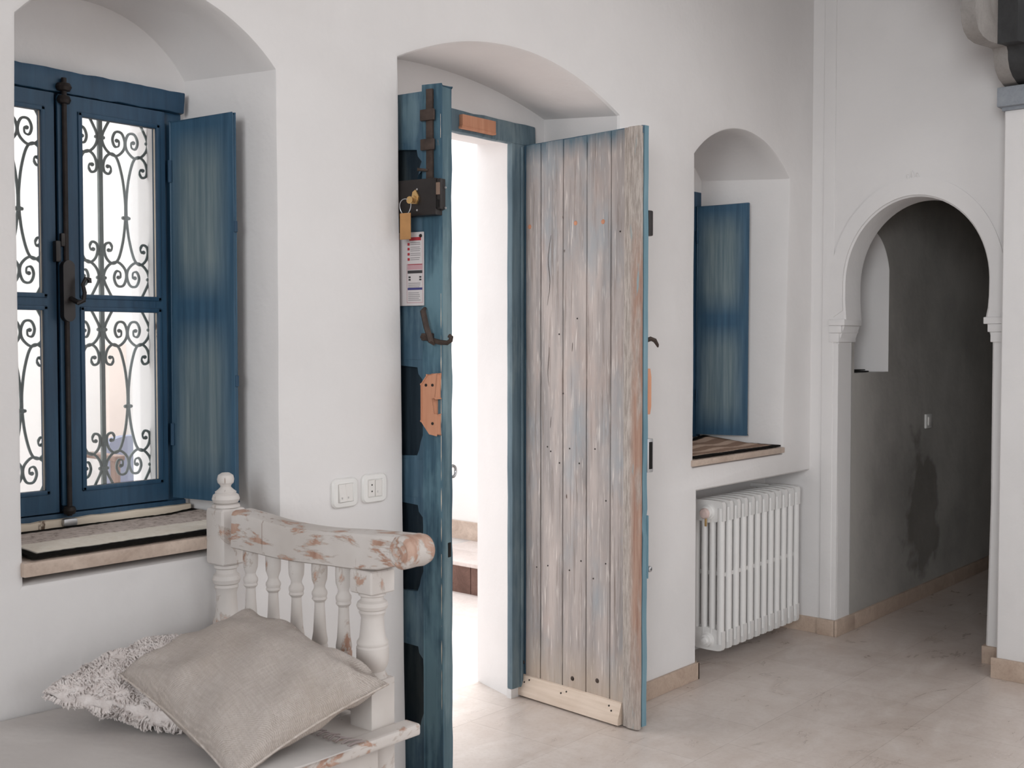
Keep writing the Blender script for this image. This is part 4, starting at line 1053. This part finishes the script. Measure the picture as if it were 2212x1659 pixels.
for k, (a, b, tl) in enumerate(((-0.0255, -0.0005, 1), (0.0005, 0.0255, -1))):
    m = MB(); y1, y2 = (-0.013, -0.0095) if tl > 0 else (-0.0095, -0.0125)
    V = [Vector((sx+a, y2, sz-0.0245)), Vector((sx+b, y2, sz-0.0245)), Vector((sx+b, y1, sz+0.0245)), Vector((sx+a, y1, sz+0.0245))]
    V = V if tl < 0 else [Vector((sx+a, -0.0165, sz-0.0245)), Vector((sx+b, -0.0165, sz-0.0245)), Vector((sx+b, -0.010, sz+0.0245)), Vector((sx+a, -0.010, sz+0.0245))]
    m.loft(V, [Vector((v.x, -0.006, v.z)) for v in V]); m.add(V, [(0, 1, 2, 3)]); rk = m.build('rocker', WHITE_PL2, sw)
    m = MB()
    for dz in (-0.013, -0.016): m.box((sx+a+0.006, -0.0168 if tl > 0 else -0.0128, sz+dz), (sx+a+0.010, -0.010, sz+dz+0.0012))
    m.build('marking', PR_GREY, rk)
ps = plate('power_socket', 'white power socket plate right of the light switch beside the blue door', 'socket', qx, qz)
m = MB(); m.box((qx-0.0255, -0.0112, qz-0.0245), (qx-0.001, -0.006, qz+0.0245), 0.001, 1); sk = m.build('socket_module', WHITE_PL2, ps)
for dz in (0.0105, -0.0085):
    m = MB(); m.lathe([(0.0024, -0.0116), (0.0024, -0.009)], (qx-0.013, 0, qz+dz), 'Y', 12); m.build('pin_hole', HOLE, sk)
m = MB(); m.box((qx+0.001, -0.0125, qz-0.0245), (qx+0.0255, -0.006, qz+0.0235), 0.001, 1); rk = m.build('rocker', WHITE_PL2, ps)
m = MB()
for dz in (-0.010, -0.013): m.box((qx+0.006, -0.0128, qz+dz), (qx+0.010, -0.012, qz+dz+0.0012))
m.build('marking', PR_GREY, rk)

# ------------------------------------------------------------------ radiator
RX0, RX1, RZ0, RZ1 = 4.238, 4.972, 0.070, 0.722
NS = 12; pit = (RX1-RX0)/(NS-0.4); rr_ = 0.0145
rad = thing('radiator', 'white column radiator under the niche sill', 'radiator', (RX0, 0.07, 0.0))
RYS = (0.012, 0.052, 0.092, 0.132)
def section_mb():
    m = MB()
    for yy in RYS:
        m.tube([(0.018, yy, RZ0+0.03), (0.018, yy, RZ1-0.03)], rr_ if yy > 0.02 else 0.0165, 12)
    for zz, s in ((RZ0+0.036, -1), (RZ1-0.036, 1)):
        n = 16; y0, y1 = RYS[0]-0.0165, RYS[-1]+0.0145
        prof = []
        cyy = (y0+y1)/2; hw = (y1-y0)/2; rz = 0.036
        pr = [(y0, zz - s*0.05), (y0, zz + s*(rz-0.016)), (y0+0.006, zz+s*(rz-0.004)), (y0+0.022, zz+s*rz), (cyy, zz+s*(rz+0.002)), (y1-0.022, zz+s*rz), (y1-0.006, zz+s*(rz-0.004)), (y1, zz+s*(rz-0.016)), (y1, zz-s*0.05), (cyy, zz - s*0.062)]
        m.prism([pr], lambda a, b: Vector((0.005, a, b)), lambda a, b: Vector((0.031, a, b)))
    # the small web half way up
    zc_ = (RZ0+RZ1)/2 + 0.0
    b = m.bm
    return m
sec = section_mb().build('column_section', RAD, rad, angle=0.7)
for k in range(1, NS):
    c = sec.copy(); COL.objects.link(c); c.parent = rad; c.matrix_parent_inverse = WM[rad.name].inverted()
    c.location = (RX0 + k*pit, 0, 0)
sec.location = (RX0, 0, 0)
m = MB(); m.tube([(RX0+0.01, 0.075, RZ0+0.036), (RX1-0.01, 0.075, RZ0+0.036)], 0.022, 14); m.tube([(RX0+0.01, 0.075, RZ1-0.036), (RX1-0.01, 0.075, RZ1-0.036)], 0.022, 14); m.build('header_pipe', RAD, rad)
m = MB(); zc_ = (RZ0+RZ1)/2
for yy in RYS:
    m.box((RX0+0.018, yy+0.003, zc_-0.009), (RX1-0.03, yy+0.008, zc_+0.009), 0.002)
m.build('spacer', RAD, rad)
m = MB(); m.lathe([(0.004, -0.030), (0.014, -0.028), (0.016, -0.022), (0.016, -0.016), (0.026, -0.014), (0.028, 0.0), (0.033, 0.002), (0.033, 0.010)], (RX0, 0.068, RZ0+0.042), 'X', 24); m.build('end_plug', RAD, rad)
m = MB(); m.lathe([(0.033, 0.010), (0.034, -0.002), (0.028, -0.006), (0.027, -0.020), (0.024, -0.022)], (RX0, 0.068, RZ1-0.050), 'X', 24); vv = m.build('valve', RAD, rad)
m = MB(); m.lathe([(0.003, -0.040), (0.018, -0.038), (0.023, -0.030), (0.023, -0.020)], (RX0, 0.068, RZ1-0.054), 'X', 20); m.build('valve_cap', PINKISH, vv)
m = MB(); m.box((RX0-0.028, 0.060, RZ1-0.110), (RX0-0.018, 0.068, RZ1-0.070), 0.003); m.build('valve_pin', BRASS, vv)
for zz in (RZ1-0.02,):
    m = MB(); m.box((RX0+0.02, 0.14, zz), (RX0+0.035, 0.24, zz+0.02), 0.003); m.box((RX1-0.05, 0.14, zz), (RX1-0.035, 0.24, zz+0.02), 0.003); m.build('wall_bracket', RAD, rad)
m = MB()
for xx in (RX0+2*pit, RX1-3*pit): m.tube([(xx+0.018, 0.14, RZ0+0.30), (xx+0.018, 0.24, RZ0+0.30)], 0.008, 8)
m.build('wall_bracket', RAD, rad)

# ------------------------------------------------------------------ bench
BXC = 1.690
SZ = 0.548
bench = thing('bench', 'chipped white wooden settle with turned arm balusters below the window', 'bench', (BXC, -0.35, 0))
yr, yf = -0.046, -0.598
def on_arm(u, v): return on_x(u, v, BXC-0.037)
def square(m, y, z0, z1, h=0.037, bev=0.010):
    m.box((BXC-h, y-h, z0), (BXC+h, y+h, z1), bev, 3)
def post_prof(z0, z1):
    """turned shaft between two square blocks, as (radius, height) from top to bottom"""
    L = z1-z0
    K = [(0.030, 0.0), (0.031, 0.03), (0.026, 0.045), (0.026, 0.085), (0.033, 0.11), (0.036, 0.15), (0.033, 0.19), (0.028, 0.205), (0.031, 0.23), (0.028, 0.255), (0.0255, 0.30), (0.027, 0.42), (0.0295, 0.53), (0.035, 0.575), (0.0355, 0.60), (0.034, 0.62), (0.0365, 0.64), (0.0365, 0.78), (0.034, 0.86), (0.028, 0.92), (0.030, 0.955), (0.034, 1.0)]
    return [(r, z1 - t*L) for r, t in K]
zA = on_x(487, 1090, BXC).z
# rear post
m = MB(); square(m, yr, 0.838, 0.985, 0.038, 0.014); m.lathe([(0.036, 0.985), (0.034, 0.992), (0.022, 0.996)], (BXC, yr, 0), 'Z', 20)
m.lathe(post_prof(0.590, 0.838), (BXC, yr, 0), 'Z', 24)
m.box((BXC-0.036, yr-0.036, 0.0), (BXC+0.036, yr+0.036, 0.592), 0.006)
rp_ = m.build('post', CHIP, bench, angle=0.5)
m = MB(); m.lathe([(0.022, 0.992), (0.031, 0.997), (0.035, 1.006), (0.032, 1.016), (0.026, 1.020), (0.027, 1.024), (0.019, 1.030), (0.013, 1.036), (0.014, 1.041), (0.020, 1.047), (0.0215, 1.056), (0.019, 1.066), (0.010, 1.072), (0.001, 1.073)], (BXC, yr, 0), 'Z', 24); m.build('finial', CHIP, rp_)
# front post
m = MB(); square(m, yf, 0.846, 0.900, 0.037, 0.008); m.lathe(post_prof(0.655, 0.846), (BXC, yf, 0), 'Z', 24)
m.box((BXC-0.036, yf-0.036, 0.0), (BXC+0.034, yf+0.036, 0.655), 0.004)
m.build('post', CHIP, bench, angle=0.5)
# arm: side outline swept across x
top = [(500, 1103), (535, 1113), (580, 1127), (630, 1138), (690, 1146), (760, 1150), (830, 1147), (890, 1141)]
bot = [(498, 1184), (540, 1194), (600, 1208), (650, 1216), (700, 1222), (760, 1230), (815, 1232)]
XA0, XA1 = BXC-0.036, BXC+0.036
tp = smooth([(on_x(u, v, XA0).y, on_x(u, v, XA0).z) for u, v in top[:-2]], 5)
bp = smooth([(on_x(u, v, XA0).y, on_x(u, v, XA0).z) for u, v in bot], 5)
sc = on_x(864, 1195, XA0); 
SR = 0.036
m = MB(); n = 30
def samp(P, t):
    i = min(int(t*(len(P)-1)), len(P)-2); k = t*(len(P)-1)-i
    return (P[i][0]+(P[i+1][0]-P[i][0])*k, P[i][1]+(P[i+1][1]-P[i][1])*k)
rows = []
tp = tp + [(sc.y + (tp[-1][0]-sc.y)*0.5, (tp[-1][1]+sc.z+SR)/2), (sc.y, sc.z+SR-0.0005)]
bp = bp + [(sc.y+0.012, sc.z-SR*0.86)]
for i in range(n+1):
    a = samp(tp, i/n); c = samp(bp, i/n)
    rows.append([Vector((XA0, c[0], c[1]+0.003)), Vector((XA0, a[0], a[1]-0.010)), Vector((XA0+0.004, a[0], a[1]-0.003)), Vector((XA0+0.014, a[0], a[1])), Vector((XA1-0.014, a[0], a[1])), Vector((XA1-0.004, a[0], a[1]-0.003)), Vector((XA1, a[0], a[1]-0.010)), Vector((XA1, c[0], c[1]+0.003)), Vector((XA1-0.004, c[0], c[1])), Vector((XA0+0.004, c[0], c[1]))])
for a, c in zip(rows, rows[1:]): m.loft(a, c)
m.add(rows[0], [tuple(range(10))]); m.add(rows[-1], [tuple(range(10))])
arm = m.build('arm_rest', CHIP_MORE, bench, angle=0.7)
m = MB(); m.lathe([(0.001, XA0-0.006), (0.006, XA0-0.0065), (0.007, XA0-0.003), (0.013, XA0-0.004), (0.015, XA0-0.007), (0.020, XA0-0.006), (0.022, XA0-0.002), (0.028, XA0-0.004), (0.031, XA0-0.002), (SR, XA0+0.003), (SR, XA0+0.020), (SR-0.001, XA0+0.040), (SR, XA1-0.012), (SR-0.004, XA1+0.002), (0.020, XA1+0.004), (0.001, XA1+0.004)], (0, sc.y, sc.z), 'X', 32)
m.build('arm_scroll', WOODEND, arm, angle=0.9)
# balusters
def balu_prof(z0, z1):
    L = z1-z0
    K = [(0.0185, 0.0), (0.0190, 0.08), (0.0180, 0.145), (0.0125, 0.20), (0.0135, 0.22), (0.0180, 0.245), (0.0185, 0.265), (0.0165, 0.285), (0.0180, 0.305), (0.0120, 0.33), (0.0120, 0.36), (0.0135, 0.46), (0.0155, 0.57), (0.0185, 0.63), (0.0185, 0.65), (0.0170, 0.665), (0.0190, 0.68), (0.0185, 0.80), (0.0160, 0.90), (0.0130, 0.95), (0.0150, 1.0)]
    return [(r, z1 - t*L) for r, t in K]
for i, (u, v) in enumerate(((541, 1200), (590, 1208), (640, 1216), (690, 1224), (742, 1232))):
    p = on_x(u, v, BXC)
    m = MB(); m.lathe(balu_prof(0.600, p.z+0.014), (BXC, p.y, 0), 'Z', 18); m.build('baluster', CHIP, bench, angle=0.5)
m = MB(); m.box((BXC-0.022, yf+0.03, 0.570), (BXC+0.022, yr-0.03, 0.606), 0.006); m.build('lower_rail', CHIP, bench)
# seat, front rail, apron, far end
m = MB()
for k in range(4):
    ya = -0.655 + k*0.152
    m.box((-0.45, ya+0.001, SZ-0.024), (BXC-0.037 if k > 3 else BXC+0.036, min(ya+0.151, -0.012), SZ), 0.002, 1)
m.build('seat_boards', CHIP, bench)
p = on_z(876, 1572, SZ+0.004)
m = MB(); fy = -0.690
m.box((-0.45, fy, SZ-0.022), (BXC+0.062, fy+0.050, SZ+0.006), 0.010, 4); m.build('seat_rail', CHIP_MORE, bench)
m = MB(); m.box((-0.45, -0.655, 0.16), (BXC-0.036, -0.635, SZ-0.024), 0.003); m.build('apron', CHIP, bench)
m = MB(); m.box((BXC-0.015, -0.57, 0.12), (BXC+0.015, -0.08, SZ-0.02), 0.003); m.build('end_panel', CHIP, bench)
m = MB(); m.box((-0.45, -0.64, 0.0), (-0.38, -0.57, SZ-0.02), 0.005); m.build('leg', CHIP, bench)
m = MB(); m.box((-0.45, -0.09, 0.0), (-0.38, -0.015, SZ-0.02), 0.005); m.build('leg', CHIP, bench)

# seat cloth with fringe
def cloth_z(x, y): return SZ + 0.018 + 0.004*noise.noise(Vector((x*5, y*5, 1))) 
CX1 = 1.545
m = MB(); nu, nv = 80, 40
def cp(u, v, top_=True):
    x = -0.43 + (CX1+0.43)*u; y = -0.70 + 0.688*v
    x += (0.012*noise.noise(Vector((y*6, 3, 0))) if u > 0.98 else 0)
    z = cloth_z(x, y) if top_ else SZ + 0.003
    edge = max(0, (x-(CX1-0.10))/0.10); z = z - (0.011*edge*edge if top_ else 0)
    if y < -0.655: z -= 0.008*((-0.655-y)/0.045)**2 * (1 if top_ else 0); z = max(z, SZ+0.0095 if top_ else SZ+0.007)
    return Vector((x, y, z))
m.grid(lambda u, v: cp(u, v), nu, nv); m.grid(lambda u, v: cp(u, v, False), nu, nv)
for s in (0, 1):
    m.loft([cp(i/nu, s) for i in range(nu+1)], [cp(i/nu, s, False) for i in range(nu+1)], False)
    m.loft([cp(s, j/nv) for j in range(nv+1)], [cp(s, j/nv, False) for j in range(nv+1)], False)
sc_root = thing('seat_cover', 'plain grey cloth spread over the bench seat, fringed at its end', 'cloth', (0.6, -0.35, SZ))
m.build('cloth', CLOTH, sc_root, angle=1.2)
m = MB(); random.seed(3)
for k in range(34):
    y = -0.685 + 0.66*k/33
    L = 0.035 + 0.012*random.random(); pts = [(CX1-0.004, y, SZ+0.010), (CX1+L*0.4, y+random.uniform(-0.006, 0.006), SZ+0.012), (CX1+L, y+random.uniform(-0.014, 0.010), SZ+0.010 if y < -0.64 else SZ+0.004)]
    m.tube(pts, [0.0022, 0.0028, 0.0012], 5)
tag(m.build('fringe', FRINGE, sc_root), 'mauve grey knotted fringe')

# ------------------------------------------------------------------ cushions
def pillow(name, Pc, thick, mat, root, n=44, down=0.45, pinch=0.09, wr=0.004, seed=0, puff=0.5, folds=False):
    """Pc: corners L, T, R, B (3D). thick: full thickness in the middle"""
    L, T, R, B = [Vector(p) for p in Pc]
    nrm = (T-B).cross(L-R).normalized()
    if nrm.z < 0: nrm = -nrm
    def base(u, v):  # u: L->R edge direction along LT.. ; bilinear L(0,0) T(0,1)... 
        return L*(1-u)*(1-v) + T*(1-u)*v + B*u*(1-v) + R*u*v
    cen = (L+T+R+B)/4
    def prof(u, v):
        a = max(0.0, 1-(2*u-1)**2); b = max(0.0, 1-(2*v-1)**2)
        return (a*b)**puff
    def pos(u, v, s):
        p = base(u, v)
        a = abs(2*u-1); b = abs(2*v-1)
        inn = pinch*((1-a*a)*b**3 + (1-b*b)*a**3)     # sides drawn in between the corners
        p = p + (cen-p)*inn
        h = prof(u, v)
        w = wr*noise.noise(Vector((u*6+seed, v*6, 2)))*3 + wr*1.2*math.sin((u+v)*16 + 3*noise.noise(Vector((u*3, v*3, seed))))*math.exp(-((min(u, 1-u, v, 1-v)-0.1)/0.09)**2)
        if folds and s > 0:
            dR = math.hypot(1-u, 1-v); aR = math.atan2(1-v, 1-u)
            w += 0.016*math.sin(aR*7.0+0.6)*math.exp(-((dR-0.17)/0.11)**2)
            dL = math.hypot(u, v); w += 0.006*math.sin(math.atan2(v, u)*8)*math.exp(-((dL-0.15)/0.10)**2)
            dT = math.hypot(u, 1-v); w += 0.007*math.sin(math.atan2(1-v, u)*6+1)*math.exp(-((dT-0.16)/0.10)**2)
            w -= 0.012*math.exp(-((u-0.55)/0.28)**2-((v-0.93)/0.10)**2)
        return p + nrm*(s*thick*(h*(1-down) if s > 0 else h*down) + w*min(1, h*3))
    m = MB(); m.grid(lambda u, v: pos(u, v, 1), n, n); m.grid(lambda u, v: pos(u, v, -1), n, n)
    o = m.build(name, mat, root, angle=1.4, weld=0.0012)
    me = o.data; uvl = me.uv_layers.new(name='UVMap')
    # planar uv in the cushion's own plane
    ex = (B-L).normalized(); ey = (T-L).normalized()
    for lp_ in me.loops:
        c = me.vertices[lp_.vertex_index].co - L
        uvl.data[lp_.index].uv = (c.dot(ex), c.dot(ey))
    edge = [pos(i/24, 0, 1) for i in range(24)] + [pos(1, i/24, 1) for i in range(24)] + [pos(1-i/24, 1, 1) for i in range(24)] + [pos(0, 1-i/24, 1) for i in range(24)]
    return o, edge, pos, nrm
def at_t(u, v, t, ref):   # point along the pixel ray scaled by t towards a reference depth
    return CAM + (Vector(ref)-CAM)*t
PL = CAM + ray(258, 1457) * ((1.247-0)/ray(258, 1457).x)
PT = CAM + ray(566, 1334) * (1.600/ray(566, 1334).x)
PR = CAM + ray(838, 1478) * (1.618/ray(838, 1478).x)
PB = CAM + ray(505, 1688) * (1.250/ray(505, 1688).x)
cu = thing('linen_cushion', 'square natural linen cushion leaning on the bench arm', 'cushion', (1.42, -0.5, SZ+0.02))
pc, edge, ppos, pn = pillow('cover', (PL, PT, PR, PB), 0.165, LINEN, cu, down=0.36, pinch=0.065, wr=0.004, seed=4, puff=0.42, folds=True)
m = MB(); m.tube(edge, 0.0028, 6, closed=True); m.build('seam', LINEN, cu, angle=1.5)
FA, FA2, FR_, FF = Vector((1.150, -0.150, 0.652)), Vector((1.480, -0.045, 0.680)), Vector((1.640, -0.340, 0.640)), Vector((1.345, -0.505, 0.606))
fu = thing('fluffy_cushion', 'fluffy white fleece cushion half under the linen one', 'cushion', (1.38, -0.27, SZ+0.02))
pc2, edge2, fpos, fn_ = pillow('fleece', (FA, FA2, FR_, FF), 0.125, FLUFF, fu, n=70, down=0.50, pinch=0.07, wr=0.004, seed=9, puff=0.42)
for v in pc2.data.vertices:
    n1 = noise.noise(v.co*34); n2 = noise.noise(v.co*80 + Vector((3, 1, 2)))
    v.co += v.normal*(0.008*n1 + 0.005*abs(n2))
m = MB(); random.seed(11)
for k in range(9000):
    u, v = random.random(), random.random()
    s = 1 if random.random() < 0.62 else -1
    if random.random() < 0.25: u = random.choice((0.01, 0.99)) if random.random() < 0.5 else u; v = random.choice((0.01, 0.99)) if 0.02 < u < 0.98 and random.random() < 0.6 else v
    p = fpos(u, v, s); q = fpos(min(u+0.01, 1), v, s); w = fpos(u, min(v+0.01, 1), s)
    nn = (q-p).cross(w-p)
    nn = nn.normalized() if nn.length > 1e-9 else Vector((0, 0, 1))
    if nn.dot(fn_)*s < 0: nn = -nn
    cl = Vector((noise.noise(p*26), noise.noise(p*26+Vector((9, 0, 0))), noise.noise(p*26+Vector((0, 9, 0)))))
    t1 = (nn*0.25 + cl*1.6 + Vector((random.uniform(-.3, .3), random.uniform(-.3, .3), random.uniform(-.35, .1)))).normalized()
    Ls = random.uniform(0.006, 0.011)
    e1 = p + t1*Ls*0.5 + nn*0.003; e2 = e1 + (t1 + Vector((random.uniform(-.4, .4), random.uniform(-.4, .4), random.uniform(-.6, .1))) - nn*0.9).normalized()*Ls*0.6
    if e2.z < SZ+0.022: continue
    if e2.y > -0.006: continue
    m.tube([p - nn*0.003, e1, e2], [0.0022, 0.0020, 0.0009], 4, caps=False)
tf = m.build('tufts', FLUFF, fu, angle=2.5, weld=0); tag(tf, kind='stuff')

# ------------------------------------------------------------------ corridor fittings
p = on_y(2003, 905, CYW)
cs_ = thing('wall_switch', 'small white switch plate on the dark corridor wall', 'light switch', (p.x, CYW, 0.93))
m = MB(); m.box((p.x-0.045, CYW-0.012, 0.935), (p.x+0.045, CYW, 1.015), 0.006, 3); m.build('cover_frame', WHITE_PL, cs_)
m = MB(); m.box((p.x-0.022, CYW-0.018, 0.952), (p.x+0.022, CYW-0.010, 0.998), 0.002); m.build('rocker', WHITE_PL2, cs_)
p = on_y(1866, 801, -0.04)
m = MB(); m.box((5.24, -0.13, 1.259), (5.45, 0.10, 1.266), 0.002); m.box((5.24, -0.12, 1.268), (5.43, 0.09, 1.273), 0.002); tag(m.build('dark_folder', HOLE), 'thin black folder lying on the corridor window sill', 'folder')
p = on_y(2052, 492, -0.9)
cl = thing('wall_lamp', 'dim unlit glass wall lamp high in the dark corridor', 'lamp', (7.34, -0.55, 2.0))
pl_ = on_x(2052, 492, 7.30)
m = MB(); m.box((pl_.x-0.02, pl_.y+0.03, pl_.z-0.10), (7.352, pl_.y+0.13, pl_.z+0.16), 0.01); m.build('mount', HOLE, cl)
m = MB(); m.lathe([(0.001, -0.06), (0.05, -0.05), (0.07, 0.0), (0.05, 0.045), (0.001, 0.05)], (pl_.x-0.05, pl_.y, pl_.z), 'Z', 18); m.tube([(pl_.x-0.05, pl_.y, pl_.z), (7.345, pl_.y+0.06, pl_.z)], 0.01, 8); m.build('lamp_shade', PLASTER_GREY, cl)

# ------------------------------------------------------------------ courtyard
m = MB(); m.box((-1.0, 4.3, -0.1), (9.0, 4.45, 3.0)); struct(m.build('wall_courtyard', PLASTER_OUT), 'sunlit white courtyard wall')
m = MB(); m.box((5.16, 0.67, -0.1), (5.5, 4.3, 4.2)); struct(m.build('wall_courtyard_right', PLASTER_OUT), 'sunlit white side wall of the courtyard')
m = MB()
for a, b in ((1.0, 1.62), (1.624, 1.80), (1.804, 2.3)): m.box((4.592, a, -0.01), (5.17, b, 0.150), 0.004)
struct(m.build('trim_11', RISER), 'brown stone step outside the door')
m = MB(); m.box((4.585, 1.0, 0.150), (4.86, 2.3, 0.172), 0.003); m.box((4.864, 1.0, 0.150), (5.17, 2.3, 0.172), 0.003); struct(m.build('trim_12', COURT), 'pale tread of the outside step')
m = MB(); m.box((5.135, 0.67, 0.172), (5.162, 4.2, 0.285), 0.004); struct(m.build('trim_13', STONE), 'skirting of the courtyard wall')
m = MB(); m.box((3.80, 4.25, -0.1), (3.93, 4.31, 1.40), 0.01); struct(m.build('trim_14', PINKWALL), 'pale pink pier in the courtyard')
# armchair outside the window
ac = thing('armchair', 'blue grey armchair with brown wooden arms in the courtyard outside the window', 'chair', (3.63, 3.45, 0))
m = MB(); m.box((3.36, 3.2, 0.36), (3.90, 3.74, 0.46), 0.03, 4); m.build('seat', CHAIRBLUE, ac)
m = MB()
bk_ = [(3.45, 0.42), (3.46, 0.76), (3.51, 0.835), (3.65, 0.850), (3.79, 0.835), (3.84, 0.76), (3.85, 0.42)]
m.prism([smooth([bk_[0], bk_[1], bk_[2], bk_[3], bk_[4], bk_[5], bk_[6]], 5)], lambda a, b: Vector((a, 3.62+(b-0.42)*0.12, b)), lambda a, b: Vector((a, 3.70+(b-0.42)*0.12, b)))
m.build('backrest', CHAIRBLUE, ac, angle=0.9)
for xx in (3.32, 3.94):
    m = MB(); m.box((xx-0.035, 3.29, 0.745), (xx+0.035, 3.64, 0.778), 0.012, 3); m.build('arm', CHAIRWOOD, ac)
    for yy, zt3 in ((3.34, 0.75), (3.66, 0.38)):
        m = MB(); m.tube([(xx, yy, -0.002), (xx, yy, zt3)], [0.020, 0.028], 10); m.build('leg', CHAIRWOOD, ac)

# ------------------------------------------------------------------ light
world = bpy.data.worlds.new('daylight'); SC.world = world; world.use_nodes = True
bg = world.node_tree.nodes['Background']
bg.inputs['Color'].default_value = (0.95, 0.978, 1.0, 1); bg.inputs['Strength'].default_value = 2.4
def area(name, loc, target, sx_, sy_, power, col=(1, 1, 1)):
    L = bpy.data.lights.new(name, 'AREA'); L.shape = 'RECTANGLE'; L.size = sx_; L.size_y = sy_; L.energy = power; L.color = col
    o = bpy.data.objects.new(name, L); COL.objects.link(o); o.location = loc
    o.rotation_euler = (Vector(target)-Vector(loc)).to_track_quat('-Z', 'Y').to_euler(); return o
area('daylight_left_area', (-3.1, -3.0, 2.1), (5.2, -0.9, 1.5), 2.6, 2.0, 78, (0.945, 0.978, 1.0)).data.spread = math.radians(85)  # added area lamp for light from the left; that wall has no opening
area('daylight_ceiling_fill', (3.0, -3.6, 3.38), (3.0, -3.6, 0.0), 2.2, 2.2, 46, (0.945, 0.978, 1.0))  # added fill lamp under the closed ceiling, brightening floor and cushions
S = bpy.data.lights.new('sun', 'SUN'); S.energy = 5.5; S.angle = 0.5; S.color = (0.98, 0.99, 1.0)
so = bpy.data.objects.new('sun', S); COL.objects.link(so); so.rotation_euler = Vector((-0.30, -0.16, -1.0)).to_track_quat('-Z', 'Y').to_euler()

# ------------------------------------------------------------------ camera
cam = bpy.data.cameras.new('camera'); cam.sensor_fit = 'HORIZONTAL'; cam.sensor_width = 36.0; cam.lens = 36.0*F_PX/2212.0
cam.dof.use_dof = True; cam.dof.focus_distance = 3.6; cam.dof.aperture_fstop = 7.0
co_ = bpy.data.objects.new('camera', cam); COL.objects.link(co_)
co_.location = CAM
d = FW*math.cos(PITCH) + Vector((0, 0, -math.sin(PITCH)))
co_.rotation_euler = d.to_track_quat('-Z', 'Y').to_euler()
SC.camera = co_
vs_ = SC.view_settings
SC.display_settings.display_device = 'sRGB'
vs_.view_transform = 'Standard'; vs_.look = 'None'; vs_.exposure = -0.14; vs_.gamma = 1.0; vs_.use_curve_mapping = False
